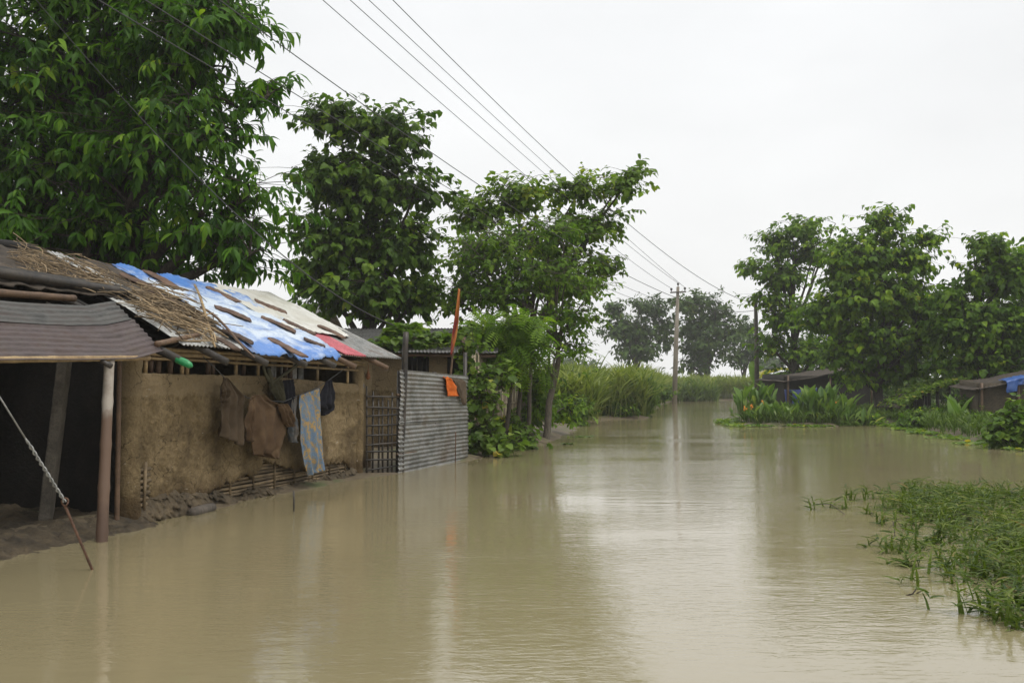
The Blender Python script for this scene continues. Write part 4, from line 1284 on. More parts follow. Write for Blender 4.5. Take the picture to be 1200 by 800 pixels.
# prayer flag on its pole
fp = at_y(528, 440, 22.6)
flag = empty('prayer_flag', (fp.x, fp.y, 0.05), 'tall narrow orange and red prayer flag on a pole behind the tin fence', 'flag')
fo = Vector((fp.x, fp.y, 0.05))
t_ = at_y(538, 338, 22.6)
mb = MB(); mb.tube([(0, 0, -.2), fp - fo, at_y(533, 390, 22.6) - fo, t_ - fo], [.03, .026, .02, .012], 8)
mb.build('flag_pole', M['bamboo_brown'], flag)
Lp = [at_y(*q, 22.55) - fo for q in ((537, 338), (535, 358), (531.5, 380), (529, 396), (527.5, 414))]
Rp = [at_y(*q, 22.55) - fo for q in ((539.2, 339), (538.6, 360), (537.5, 378), (535, 396), (529, 417))]
mb = MB(); mb.slab(lambda u, v: poly_at(Lp, v).lerp(poly_at(Rp, v), u) + Vector((0, -.03 - .04 * math.sin(u * 5 + v * 6), 0)),
                   lambda u, v: poly_at(Lp, v).lerp(poly_at(Rp, v), u) + Vector((0, -.018 - .04 * math.sin(u * 5 + v * 6), 0)), 8, 30)
mb.build('flag_cloth', M['flag'], flag)

# ================================================================== the back hut under the vine
bo = Vector((-2.6, 25.0, 0))
bhut = empty('vine_covered_hut', bo, 'low mud and reed hut under a dark tin roof overgrown with a vine', 'hut')
def bl(x, y, z): return Vector((x, y, z)) - bo
def wallbox(name, mat, p0, p1, z0, z1, z1b, t=.1, parent=None, rel_=bo, seed=0, amp=.02):
    p0, p1 = Vector((*p0, 0)), Vector((*p1, 0))
    nrm = Vector((p1.y - p0.y, -(p1.x - p0.x), 0)).normalized()
    def f(u, v, s_):
        q = p0.lerp(p1, u) - Vector((rel_.x, rel_.y, 0))
        return q + nrm * (s_ * t / 2 + amp * fbm(q.x * 2, q.y * 2 + seed, v * 4) * (s_ > 0)) + Vector((0, 0, lerp(z0, lerp(z1, z1b, u), v) - rel_.z))
    b_ = MB(); b_.slab(lambda u, v: f(u, v, 1), lambda u, v: f(u, v, -1), 24, 16)
    return b_.build(name, mat, parent)
# front wall with a dark window between its two stretches
XW0 = at_y(474, 420, 25).x; XW1 = at_y(503, 420, 25).x; XE = at_y(524, 420, 25).x
wallbox('mud_wall', M['mud_wall'], (-4.6, 25), (XW0, 25), 0, 2.5, 2.5, .12, bhut, seed=1)
wallbox('mud_wall', M['mud_wall'], (XW1, 25), (XE, 25), 0, 2.5, 2.45, .12, bhut, seed=2)
wallbox('mud_wall', M['mud_wall'], (XW0 + .002, 25.01), (XW1 - .002, 25.01), 0, 1.75, 1.75, .12, bhut, seed=3)
wallbox('inner_wall', M['black'], (-4.6, 27.4), (-.5, 27.4), 0, 2.8, 2.8, .06, bhut)  # plain black stands in for the unlit inside of the hut
b_ = MB()
for k in range(5):
    x = lerp(XW0, XW1, (k + .5) / 5)
    b_.tube([bl(x, 25.0, 1.75), bl(x + .01, 25.0, 2.45)], .018, 6)
b_.build('window_bar', M['bamboo_dark'], bhut)
# roof: a dark tin slope, front eave low
def bro(u, v):
    x = lerp(-5.2, -.35 + .1 * v, u); y = lerp(24.3, 28.0, v)
    return bl(x, y, lerp(2.42, 3.2, v) + .012 * math.cos(x * 2 * math.pi / .09) + .02 * nz(x, y))
b_ = MB(); b_.grid(bro, 320, 8)
b_.build('tin_roof', M['tin_dark'], bhut, solid=.005)
def bro2(u, v):
    x = lerp(-5.2, -.25, u); y = lerp(28.0, 31.0, v)
    return bl(x, y, lerp(3.22, 2.5, v) + .012 * math.cos(x * 2 * math.pi / .09))
b_ = MB(); b_.grid(bro2, 320, 5)
b_.build('tin_roof', M['tin_dark'], bhut, solid=.005)
b_ = MB(); b_.tube([bl(-5.0, 24.5, 2.36), bl(-2.7, 24.5, 2.37), bl(-.4, 24.5, 2.34)], .04, 8)
b_.build('eave_pole', M['bamboo_brown'], bhut)
# reed stick wall receding to the right
b_ = MB(); rnd = random.Random(21)
p0, p1 = Vector((-.98, 23.6, 0)), Vector((.38, 31.2, 0))
for k in range(150):
    f = k / 149 + rnd.gauss(0, .002)
    q = p0.lerp(p1, f); h = lerp(2.5, 2.1, f) + rnd.gauss(0, .07)
    o1 = Vector((rnd.gauss(0, .02), rnd.gauss(0, .03), 0))
    b_.tube([q - bo + Vector((0, 0, -.1)), q - bo + o1 * .5 + Vector((0, 0, h * .5)), q - bo + o1 + Vector((0, 0, h))], rnd.uniform(.009, .017), 5, tint=rnd.random())
for z in (.5, 1.2, 1.9):
    b_.tube([p0 - bo + Vector((.03, 0, z)), p1 - bo + Vector((.03, 0, z * .9))], .02, 6)
b_.build('reed_wall', M['sticks_pale'], bhut)
b_ = MB(); b_.tube([bl(*at_y(542, 530, 23.2).xy, -.1), at_y(543.5, 395, 23.2) - bo], [.055, .045], 8)
b_.build('wall_post', M['bamboo_brown'], bhut)

# small grey gabled roof farther back
g0 = at_y(365, 380, 33)
ghut = empty('grey_roofed_hut', (g0.x, g0.y, 0.1), 'small hut with a grey corrugated roof seen over the hut roof end', 'hut')
go = Vector((g0.x, g0.y, .1))
c1, c2, c3, c4 = at_y(343, 359, 34.5), at_y(387, 355, 34.5), at_y(374, 374, 32), at_y(335, 378, 32)
b_ = MB()
b_.grid(lambda u, v: (c4.lerp(c3, u)).lerp(c1.lerp(c2, u), v) - go + Vector((0, 0, .02 * math.cos(u * 6.283 * 12))), 96, 6)
b_.build('roof_sheet', M['tin_grey'], ghut, solid=.005)
b_ = MB()
e1, e2 = c1 + Vector((0, 2.4, -1.1)), c2 + Vector((.2, 2.4, -1.1))
b_.grid(lambda u, v: (c1.lerp(c2, u)).lerp(e1.lerp(e2, u), v) - go + Vector((0, 0, .02 * math.cos(u * 6.283 * 12))), 96, 6)
b_.build('roof_sheet', M['tin_grey'], ghut, solid=.005)
b_ = MB()
b_.box((0, 1.2, 1.6), (1.0, 3.6, 3.2))
b_.build('wall', M['woven'], ghut, smooth=False)
# low dark tin shed between
t0 = at_y(402, 392, 29)
tsh = empty('dark_tin_shed', (t0.x, t0.y + 1, .1), 'low dark tin shed roof between the hut roof end and the vine', 'shed')
to = Vector((t0.x, t0.y + 1, .1))
b_ = MB()
q1, q2 = at_y(380, 396, 28.5), at_y(447, 395, 28.5)
q3, q4 = at_y(447, 386, 30), at_y(382, 388, 30)
b_.grid(lambda u, v: q1.lerp(q2, u).lerp(q4.lerp(q3, u), v) - to + Vector((0, 0, .02 * math.cos(v * 6.283 * 5))), 12, 40)
b_.build('roof_sheet', M['tin_dark'], tsh, solid=.005)
b_ = MB(); b_.box((0, .0, 1.4), (1.3, 1.2, 2.7))
b_.build('wall', M['woven'], tsh, smooth=False)

# ================================================================== poles and wires
far_base = on_level(790, 472, 0)
YP = far_base.y
pole = empty('utility_pole', (far_base.x, far_base.y, 0), 'tall concrete power pole with a crossarm standing in the flooded lane', 'utility pole')
po = Vector((far_base.x, far_base.y, 0))
ptop = at_y(794.5, 336, YP)
b_ = MB(); b_.tube([(0, 0, -.6), (ptop - po) * .5, ptop - po], [.24, .2, .13], 12)
b_.build('pole_shaft', M['pole_concrete'], pole)
ca_, cb_ = at_y(785, 343, YP) - po, at_y(803.5, 342, YP) - po
b_ = MB(); b_.tube([ca_ + Vector((0, -.2, 0)), cb_ + Vector((0, -.2, 0))], .07, 6)
b_.build('crossarm', M['wood_grey'], pole)
INS = []
for p_ in (ca_ + Vector((.1, -.2, .05)), cb_ + Vector((-.1, -.2, .05)), ptop - po + Vector((0, -.05, 0))):
    b_ = MB(); b_.tube([p_, p_ + Vector((0, 0, .12)), p_ + Vector((0, 0, .2)), p_ + Vector((0, 0, .3)), p_ + Vector((0, 0, .36))], [.03, .04, .11, .1, .03], 10)
    b_.build('insulator', M['bamboo_dark'], pole)
    INS.append(po + p_ + Vector((0, 0, .32)))
dk = at_y(887, 470, 62)
dko = Vector((dk.x, dk.y, .1))
dkt = at_y(885.5, 354, 62)
b_ = MB(); b_.tube([(dk.x, dk.y, -.3), dko.lerp(dkt, .5) + Vector((.03, 0, 0)), dkt], [.16, .14, .11], 10)
tag(b_.build('wooden_pole', M['wood_grey'], top=True), 'dark wooden pole rising from the canna clump on the right bank', 'pole')
def wire(far_, mid, top_, label, r=.008, ynear=5.2):
    # a hanging wire: plane through its far end and a point above the near pole, heights fitted to the photograph
    A_ = Vector(far_); B_ = Vector((POLE0.x, ynear, 0))
    d = (B_ - Vector((A_.x, A_.y, 0))); nrm = Vector((d.y, -d.x, 0)).normalized()
    ps = [on_plane(*q, A_, nrm) for q in (mid, top_)]
    ts = [0.0] + [((q - A_).to_2d().length) / d.length for q in ps]
    co = np.polyfit(ts, [A_.z] + [q.z for q in ps], 2)
    pts = []
    for i in range(41):
        t = i / 40
        q = A_ + d * t
        pts.append((q.x, q.y, float(np.polyval(co, t))))
    b_ = MB(); b_.tube(pts, [lerp(.018, r, min(i / 25, 1)) for i in range(41)], 5)
    return tag(b_.build('power_wire', M['wire'], top=True), label, 'wire', 'power wires strung over the lane')
wire(INS[0], (621, 210), (378, 0), 'lower left of the three wires running to the concrete power pole crossarm')
wire(INS[2], (649, 213), (410, 0), 'middle of the three wires running to the concrete power pole top')
wire(INS[1], (662, 213), (432, 0), 'upper right of the three wires running to the concrete power pole')
wire(dkt + Vector((0, 0, -.1)), (730, 257), (460, 0), 'topmost wire running across the sky to the dark wooden pole')
wire(dkt + Vector((0, 0, -.5)), (575, 226), (303, 34), 'low wire passing between the big tree and the second tree to the wooden pole')
wire(at_y(790, 356, YP - .2), (360, 119), (170, 0), 'service wire crossing the upper right of the big tree crown')
wire(at_y(790, 362, YP - .2), (353, 141), (115, 0), 'service wire crossing the middle of the big tree crown')
wire(at_y(462, 381, 24.4), (263, 238), (42, 0), 'thin service wire slanting down over the big tree to the vine covered hut', .005)

# ================================================================== trees on the left bank
b1 = (at_y(100, 400, 20.5).x, 20.5, .1)
make_tree('broadleaf_tree', 'huge dark broadleaf tree with drooping glossy leaves behind the mud hut', b1,
          lobes_px(b1, 20, [(60, 60, 150, 85, .7, 0), (215, 50, 85, 75, .9, -1), (40, 190, 150, 80, .7, 0), (200, 165, 92, 70, .8, -1.2), (240, 255, 66, 40, .9, -1),
                            (90, 275, 130, 42, .8, 0), (-90, 120, 120, 150, .8, 0), (310, 110, 24, 18, 1.2, -1), (290, 222, 26, 18, 1.2, -1), (278, 298, 34, 18, 1.2, -.8), (120, -70, 180, 90, .7, 0), (275, 25, 25, 40, 1.2, -1), (180, 300, 80, 24, 1, .6), (0, 262, 90, 34, 1, -.4), (120, 110, 120, 90, .6, 2.5), (150, 210, 110, 70, .6, 2.5)]),
          [(0, 0, 0, .34), (.05, .1, 3.5, .28), (-.05, 0, 6.5, .2), (.1, 0, 9.5, .1)], M['leaf_big'], M['bark'], T_BIG, .26, 800, 6, 8, 11, droop=.75, spread=.42, flat=.55, twig=.4, shell=.36)
b2_ = (at_y(432, 400, 31).x, 31, .1)
make_tree('broadleaf_tree', 'tall rounded broadleaf tree behind the far end of the hut roof', b2_,
          lobes_px(b2_, 30.5, [(388, 138, 34, 22, 1, 0), (470, 156, 30, 30, 1, 0), (384, 200, 34, 40, 1, 0), (435, 215, 56, 50, .9, 0), (496, 222, 26, 20, 1, 0), (400, 285, 52, 36, .9, 0), (470, 285, 40, 38, .9, 0), (372, 318, 26, 18, 1, 0), (430, 345, 78, 26, .8, 0), (490, 345, 28, 22, 1, .5), (364, 258, 20, 22, 1, 0), (435, 150, 26, 22, 1, 0)]),
          [(0, 0, 0, .26), (-.05, 0, 2.5, .22), (.05, 0, 5, .15), (0, 0, 7.6, .06)], M['leaf_mid'], M['bark'], T_BROAD, .25, 420, 6, 7, 23, droop=.7, spread=.36, flat=.6, twig=.35, shell=.45)
b3_ = (at_y(615, 400, 33).x, 33, .1)
make_tree('broadleaf_tree', 'spreading broadleaf tree with a branch reaching right above the lane', b3_,
          lobes_px(b3_, 32.5, [(560, 250, 36, 22, 1, 0), (615, 228, 52, 26, 1, 0), (680, 222, 36, 26, 1, 0), (728, 216, 24, 16, 1, 0), (746, 203, 12, 10, 1, 0), (695, 262, 36, 22, 1, 0), (640, 285, 55, 28, 1, 0), (702, 312, 26, 16, 1, 0), (555, 300, 34, 25, 1, 0), (695, 370, 20, 8, 1, 0), (540, 345, 26, 30, 1, 0), (670, 335, 40, 20, 1, 0)]),
          [(0, 0, 0, .18), (-.1, 0, 2.5, .15), (.05, 0, 4.5, .1), (.2, 0, 6.6, .05)], M['leaf_mid'], M['bark'], T_BROAD, .22, 230, 6, 6, 31, droop=.4, spread=.38, flat=.35, twig=.42, shell=.5, limb_from=.3, tint0=.66)
b4_ = tuple(on_level(639, 516, 0.0))
f4 = at_y(655, 420, b4_[1])
make_tree('slender_tree', 'slender small leaved tree with a leaning trunk at the water edge', b4_,
          lobes_px(b4_, b4_[1], [(585, 290, 52, 30, 1, 0), (648, 320, 50, 26, 1, 0), (590, 345, 40, 20, 1, 0), (668, 372, 36, 18, 1, 0), (650, 270, 44, 20, 1, 0), (610, 325, 46, 20, 1, 0), (625, 388, 44, 18, 1, 0), (668, 408, 26, 12, 1, 0), (600, 420, 30, 16, 1, 0), (640, 430, 22, 12, 1, .3), (575, 345, 30, 26, 1, 0), (552, 305, 25, 26, 1, 0), (695, 335, 30, 12, 1, 0)]),
          [(0, 0, -.3, .11), (.12, 0, 1.1, .1), (f4.x - b4_[0], .1, f4.z, .08), (.2, .2, 4.2, .05)], M['leaf_fine'], M['bark_pale'], T_DIA, .18, 280, 4, 7, 37, droop=.45, spread=.42, flat=.45, twig=.42, shell=.55, limb_from=.45, tint0=.4)
b5_ = (at_y(592, 480, 25.5).x, 25.5, .05)
make_tree('feathery_tree', 'short feathery shrubby tree leaning over the reed wall', b5_,
          lobes_px(b5_, 25.5, [(596, 404, 26, 16, 1, 0), (616, 420, 14, 9, 1, 0), (572, 392, 22, 12, 1, 0), (606, 385, 22, 10, 1, 0)]),
          [(0, 0, 0, .07), (.1, 0, 1.0, .055), (.22, 0, 2.0, .035)], M['leaf_fine'], M['bark'], T_PIN, .4, 52, 5, 4, 41, droop=.6, spread=.3, flat=.6, twig=.25)
for (px, Yt, top_px, top_py, seed, lab) in ((604, 26.2, 612, 425, 51, 'thin dark bare stem left of two beside the reed wall'), (619, 27.4, 622, 420, 52, 'thin dark bare stem right of two beside the reed wall')):
    q = at_y(px, 500, Yt); tq = at_y(top_px, top_py, Yt)
    b_ = MB(); b_.tube([Vector((q.x, Yt, -.1)).lerp(tq, f) + Vector((.03 * nz(f * 4, seed), 0, 0)) for f in np.linspace(0, 1, 10)], [.07 - .025 * f for f in np.linspace(0, 1, 10)], 8)
    tag(b_.build('tree_stem', M['bark'], top=True), lab, 'stem', 'bare stems beside the reed wall')

def bush(name, label, base, lobes, mat, T, L, clumps, sprays, leaves, seed, cat='shrub', **kw):
    k = dict(droop=.5, spread=.16, flat=.8, twig=.15, shell=.6, parts=('stem', 'foliage'))
    k.update(kw)
    return make_tree(name, label, base, lobes, [(0, 0, -.1, .02), (.02, 0, .2, .016), (.03, 0, .4, .012)], mat, M['bark'], T, L, clumps, sprays, leaves, seed, cat=cat, limb_r=.5, **k)
q = on_level(572, 534, .02); q = (q.x, q.y + .3, .02)
bush('climbing_vine', 'broad leaved climbing vine with yellowing leaves right of the tin fence', q,
     lobes_px(q, q[1], [(565, 470, 16, 26, 1, 0), (572, 505, 22, 22, 1, 0), (555, 445, 10, 22, 1, .2), (590, 520, 22, 12, 1, -.1), (582, 440, 16, 20, 1, .5), (556, 520, 10, 14, 1, 0)]),
     M['leaf_vine'], T_VINE, .17, 70, 4, 4, 61, cat='vine')
q = on_level(615, 526, .02); q = (q.x, q.y + .4, .02)
bush('leafy_shrub', 'low spreading shrub at the foot of the slender tree', q,
     lobes_px(q, q[1], [(608, 516, 20, 10, 1, 0), (600, 498, 16, 16, 1, .6), (622, 518, 10, 6, 1, 0)]),
     M['leaf_vine'], T_DIA, .2, 50, 4, 5, 63)
q = (at_y(640, 480, 30.5).x, 30.5, .03)
bush('leafy_shrub', 'tall pale green shrub behind the slender trunk', q,
     lobes_px(q, q[1], [(630, 472, 12, 22, 1, 0), (624, 448, 12, 16, 1, 0), (618, 490, 10, 14, 1, .5), (664, 478, 12, 16, 1, 2)]),
     M['leaf_fine'], T_DIA, .2, 70, 5, 5, 65, spread=.2, tint0=.6)
q = (at_y(500, 400, 25.2).x, 25.2, 2.6)
def roof_vine(name, label, lob, seed, n):
    c = at_y(*lob[0][:2], lob[0][5])
    base = (c.x, lob[0][5], c.z - .2)
    L = [(at_y(a, b_, y).x - base[0], y - base[1], at_y(a, b_, y).z - base[2], hw * y / F, hw * y / F, hh * y / F) for a, b_, hw, hh, _, y in lob]
    return make_tree(name, label, base, L, [(0, 0, 0, .012), (.05, .05, .1, .01), (.1, .1, .15, .008)], M['leaf_vine'], M['bark'], T_VINE, .2, n, 4, 4, seed, cat='vine', droop=.35, spread=.16, flat=.5, twig=.15, shell=.6, parts=('stem', 'foliage'), limb_r=.5)
roof_vine('roof_vine', 'bright green gourd vine sprawling over the dark tin roof', [(500, 400, 30, 10, 1, 25.3), (465, 395, 22, 14, 1, 25.0), (480, 385, 14, 8, 1, 26.3), (535, 398, 20, 10, 1, 25.6), (560, 388, 24, 10, 1, 26.5), (450, 402, 12, 8, 1, 24.6)], 71, 95)
bush('climbing_vine', 'thin vine climbing the post beside the prayer flag', (at_y(548, 500, 23).x, 23.0, .05),
     [( .0, .1, z, .16, .14, .22) for z in (.6, 1.0, 1.4, 1.8, 2.2, 2.5)], M['leaf_vine'], T_VINE, .13, 46, 4, 4, 73, cat='vine')

# ================================================================== cane field, reeds, far trees
rng = np.random.default_rng(5)
def blades(mb, P, H_, n_leaf, L, seed, lean=.35, wid=1.0, tint0=.45, tv=.18, T=T_STRIP, z_lo=.25, z_hi=.95, up=.9, stalk=True):
    r_ = np.random.default_rng(seed)
    n = len(P)
    if stalk:
        ln = r_.normal(0, .06, (n, 2))
        D = np.concatenate([ln, np.ones((n, 1))], 1)
        scatter(mb, T, P, D, unit(r_.normal(size=(n, 3))), H_, np.clip(tint0 + .1 + r_.normal(0, .1, n), 0, 1), Wk=np.full(n, .22 * wid) + 0 * H_)
    Pk = np.repeat(P, n_leaf, 0).copy(); Hk = np.repeat(H_, n_leaf)
    f = r_.uniform(z_lo, z_hi, n * n_leaf)
    Pk[:, 2] += Hk * f
    az = r_.uniform(0, 6.283, n * n_leaf)
    D = np.stack([np.cos(az) * lean, np.sin(az) * lean, np.full_like(az, up)], 1) + r_.normal(size=(n * n_leaf, 3)) * .15
    scatter(mb, T, Pk, D, UP + r_.normal(size=Pk.shape) * .4, L * (0.6 + .7 * r_.random(n * n_leaf)), np.clip(tint0 + r_.normal(0, tv, n * n_leaf) + .15 * (f - .5), 0, 1), Wk=np.full(n * n_leaf, L * wid))
def sample(n, x0, x1, y0, y1, fn, seed):
    r_ = np.random.default_rng(seed)
    out = []
    while sum(map(len, out)) < n:
        X = r_.uniform(x0, x1, n * 3); Y = r_.uniform(y0, y1, n * 3)
        k = fn(X, Y, r_)
        out.append(np.stack([X[k], Y[k]], 1))
    return np.concatenate(out)[:n]
def cane_ok(X, Y, r_):
    d = channel_dist(X, Y)
    k = (d > .1) & (r_.random(len(X)) < np.where(d < 5, 1.0, .22)) & (X < 46)
    k &= (Y > 103) | (X < np.interp(Y, [40, 50, 62, 80, 100], [6.5, 8.4, 12, 15.5, 21]))
    k &= (X > .5 + .05 * (Y - 44)) & ((Y > 104) | (X < 26))
    return k & ~((X > 17) & (Y < 98))
xy = sample(6200, 0, 46, 43, 122, cane_ok, 8)
P = np.stack([xy[:, 0], xy[:, 1], ground_h(xy[:, 0], xy[:, 1])], 1)
mb = MB()
blades(mb, P, 1.65 + .4 * rng.random(len(P)), 6, 1.0, 81, lean=.55, wid=.9)
tag(mb.build('cane_field', M['cane'], smooth=False), 'dense pale green cane field along the far flooded lane', 'cane field', kind='stuff')
def reed_clump(name, label, px, py, Yr, rx, ry, h, n, seed, mat='reed', group=None, T=T_STRIP, L=.9, wid=1.1, cat='reeds', lean=.4, tint0=.45):
    r_ = np.random.default_rng(seed)
    c = at_y(px, py, Yr)
    root = np.array([c.x, Yr, gz(c.x, Yr)])
    a = r_.uniform(0, 6.283, n); q = np.sqrt(r_.random(n))
    P = np.stack([np.cos(a) * q * rx, np.sin(a) * q * ry, np.zeros(n)], 1) + root
    b_ = MB(); blades(b_, P, h * (0.55 + .5 * r_.random(n)) * (1 - .35 * q), 5, L, seed, lean=lean, wid=wid, T=T, tint0=tint0)
    return tag(b_.build(name, M[mat], smooth=False, top=True), label, cat, group)
G_ = 'reed clumps on the left bank'
reed_clump('reed_clump', 'dark green reed clump jutting furthest into the lane on the left bank', 735, 475, 50, 1.5, 1.2, 2.0, 260, 91, group=G_)
reed_clump('reed_clump', 'dark reed clump left of the jutting one, beside the bushy sapling', 705, 478, 50, 1.2, 1.0, 2.0, 200, 92, group=G_)
reed_clump('reed_clump', 'paler tall reed clump nearest the slender tree', 668, 470, 42, 1.3, 1.6, 2.2, 240, 93, 'cane', group=G_)
reed_clump('reed_clump', 'small dark reed clump right of the concrete power pole', 812, 465, 96, 2.4, 1.2, 2.6, 160, 94, group=G_, wid=1.6)
q = (at_y(694, 470, 49).x, 49, .1)
bush('bushy_sapling', 'dark leafy sapling sticking up among the left bank reeds', q, lobes_px(q, 49, [(694, 462, 9, 14, 1, 0), (698, 445, 7, 9, 1, 0), (690, 478, 14, 9, 1, 0)]), M['leaf_mid'], T_BROAD, .24, 50, 5, 5, 95, cat='sapling', spread=.2)
for k, (px, Yt, lob, lab) in enumerate(((722, 48.5, [(722, 478, 16, 10, 1, 0), (712, 465, 10, 8, 1, 0)], 'dark rounded bush at the water under the bushy sapling'),
                                     (752, 51, [(750, 474, 14, 12, 1, 0), (758, 462, 8, 8, 1, 0)], 'dark rounded bush at the outermost tip of the left bank'),
                                     (778, 74, [(776, 462, 12, 8, 1, 0), (765, 458, 10, 8, 1, 0)], 'mid green bush just left of the concrete power pole'),
                                     (662, 40, [(662, 488, 10, 7, 1, 0), (672, 480, 10, 8, 1, 0)], 'small bush at the water just beyond the slender tree'))):
    q = (at_y(px, 470, Yt).x, Yt, .05)
    bush('weed_bush', lab, q, lobes_px(q, Yt, lob), M['leaf_mid'], T_DIA, .24, 50, 5, 5, 160 + k, group='weed bushes along the left bank', spread=.28, tint0=.45)
# far trees across the fields
for (lab, px, Yt, lob, tr, seed, ncl) in (
    ('hazy far tree left of the concrete power pole', 745, 120, [(750, 385, 26, 22, 1, 0), (730, 385, 22, 22, 1, 0), (760, 360, 24, 16, 1, 0), (720, 360, 12, 10, 1, 0), (745, 410, 32, 16, 1, 0), (778, 385, 18, 26, 1, 0)], [(0, 0, 0, .4), (0, 0, 4, .3), (0, 0, 8, .15)], 101, 170),
    ('larger hazy far tree right of the concrete power pole', 828, 122, [(818, 352, 24, 16, 1, 0), (840, 372, 24, 22, 1, 0), (808, 380, 22, 24, 1, 0), (830, 402, 36, 22, 1, 0), (855, 385, 16, 20, 1, 0), (800, 355, 14, 14, 1, 0), (815, 425, 26, 12, 1, 0)], [(0, 0, 0, .45), (0, 0, 4, .35), (0, 0, 8, .15)], 102, 190),
    ('low hazy far tree just left of the wooden pole', 872, 128, [(872, 385, 14, 12, 1, 0), (880, 405, 18, 16, 1, 0), (866, 420, 16, 12, 1, 0)], [(0, 0, 0, .3), (0, 0, 3, .2), (0, 0, 5, .1)], 103, 70)):
    q = (at_y(px, 440, Yt).x, Yt, .1)
    make_tree('far_tree', lab, q, lobes_px(q, Yt, lob), tr, M['leaf_far'], M['bark'], T_DIA, .62, ncl, 6, 5, seed, group='far trees beyond the cane field', droop=.4, spread=.75, flat=.5, twig=.6, shell=.5, twig_keep=.3)
for (lab, px, Yt, lob, seed) in (('faint distant tree low between the slender tree and the far trees', 672, 230, [(668, 425, 16, 9, 1, 0), (690, 430, 12, 7, 1, 0)], 104),
                           ('faint distant tree right of the far trees', 900, 210, [(895, 425, 18, 10, 1, 0), (915, 420, 14, 10, 1, 0)], 105)):
    q = (at_y(px, 440, Yt).x, Yt, .1)
    make_tree('far_tree', lab, q, lobes_px(q, Yt, lob), [(0, 0, 0, .3), (0, 0, 2, .2), (0, 0, 3, .1)], M['leaf_far'], M['bark'], T_DIA, .9, 50, 5, 5, seed, group='far trees beyond the cane field', spread=.9, twig_keep=.1)

# ================================================================== the right bank
q = on_level(1035, 491, .02); q = (q.x, q.y + .3, .05)
make_tree('bank_tree', 'leafy upright tree with a thick trunk at the right water edge', q,
          lobes_px(q, q[1], [(1038, 262, 28, 24, 1, 0), (1010, 300, 44, 30, 1, 0), (1062, 300, 32, 24, 1, 0), (1086, 278, 14, 7, 1, 0), (988, 318, 26, 20, 1, 0), (1035, 345, 62, 34, .9, 0), (978, 362, 26, 26, 1, 0), (958, 372, 16, 22, 1, 0), (1090, 372, 16, 20, 1, 0), (1072, 352, 26, 28, 1, 0), (1030, 400, 60, 28, .9, 0), (980, 415, 24, 18, 1, 0), (1055, 432, 36, 16, 1, 0), (1005, 440, 16, 14, 1, -.3), (1080, 400, 28, 24, 1, 0)]),
          [(0, 0, -.3, .27), (-.1, 0, 1.6, .23), (.1, 0, 3.6, .19), (0, 0, 7.8, .06)], M['leaf_right'], M['bark'], T_BROAD, .27, 540, 6, 6, 111, droop=.75, spread=.42, flat=.55, twig=.4, shell=.42, tint0=.55)
q = (at_y(930, 460, 60).x, 60, .1)
make_tree('bank_tree', 'airy spreading tree behind the wooden pole on the right bank', q,
          lobes_px(q, 60, [(940, 268, 36, 14, 1, 0), (910, 285, 24, 18, 1, 0), (882, 312, 18, 12, 1, 0), (918, 320, 30, 22, 1, 0), (948, 296, 24, 18, 1, 0), (900, 350, 22, 16, 1, 0), (922, 370, 30, 20, 1, 0), (908, 402, 24, 18, 1, 0), (945, 412, 32, 18, 1, 0), (978, 262, 12, 6, 1, 0), (925, 440, 26, 14, 1, 0)]),
          [(0, 0, -.1, .26), (.1, 0, 3, .22), (0, 0, 6, .13), (.2, 0, 9, .06)], M['leaf_right'], M['bark'], T_BROAD, .3, 300, 6, 5, 112, droop=.5, spread=.45, flat=.35, twig=.5, shell=.5, tint0=.5)
q = (at_y(1146, 470, 43.5).x, 43.5, .08)
make_tree('bank_tree', 'dense dark tree right of the main one, shading the vine shelter', q,
          lobes_px(q, 43.5, [(1158, 288, 26, 13, 1, 0), (1154, 326, 24, 22, 1, 0), (1180, 322, 30, 26, 1, 0), (1122, 376, 22, 24, 1, 0), (1150, 380, 44, 34, 1, 0), (1190, 390, 30, 34, 1, 0), (1118, 345, 16, 18, 1, 0), (1108, 392, 18, 18, 1, 0), (1130, 425, 34, 20, 1, 0), (1170, 430, 30, 14, 1, 0)]),
          [(0, 0, -.1, .22), (.05, 0, 2.0, .19), (-.05, 0, 4, .13), (0, 0, 6.5, .05)], M['leaf_right'], M['bark'], T_BROAD, .27, 430, 6, 6, 113, droop=.7, spread=.42, flat=.5, twig=.4, shell=.45, tint0=.44)
q = (at_y(1225, 460, 48).x, 48, .1)
make_tree('bank_tree', 'tree cut by the right edge behind the grey tin hut', q,
          lobes_px(q, 48, [(1205, 305, 30, 18, 1, 0), (1235, 340, 50, 50, 1, 0), (1215, 385, 36, 30, 1, 0), (1240, 290, 30, 24, 1, 0)]),
          [(0, 0, -.1, .22), (.05, 0, 2.5, .19), (0, 0, 6.5, .07)], M['leaf_right'], M['bark'], T_BROAD, .34, 150, 6, 6, 114, droop=.6, spread=.45, flat=.5, twig=.4)
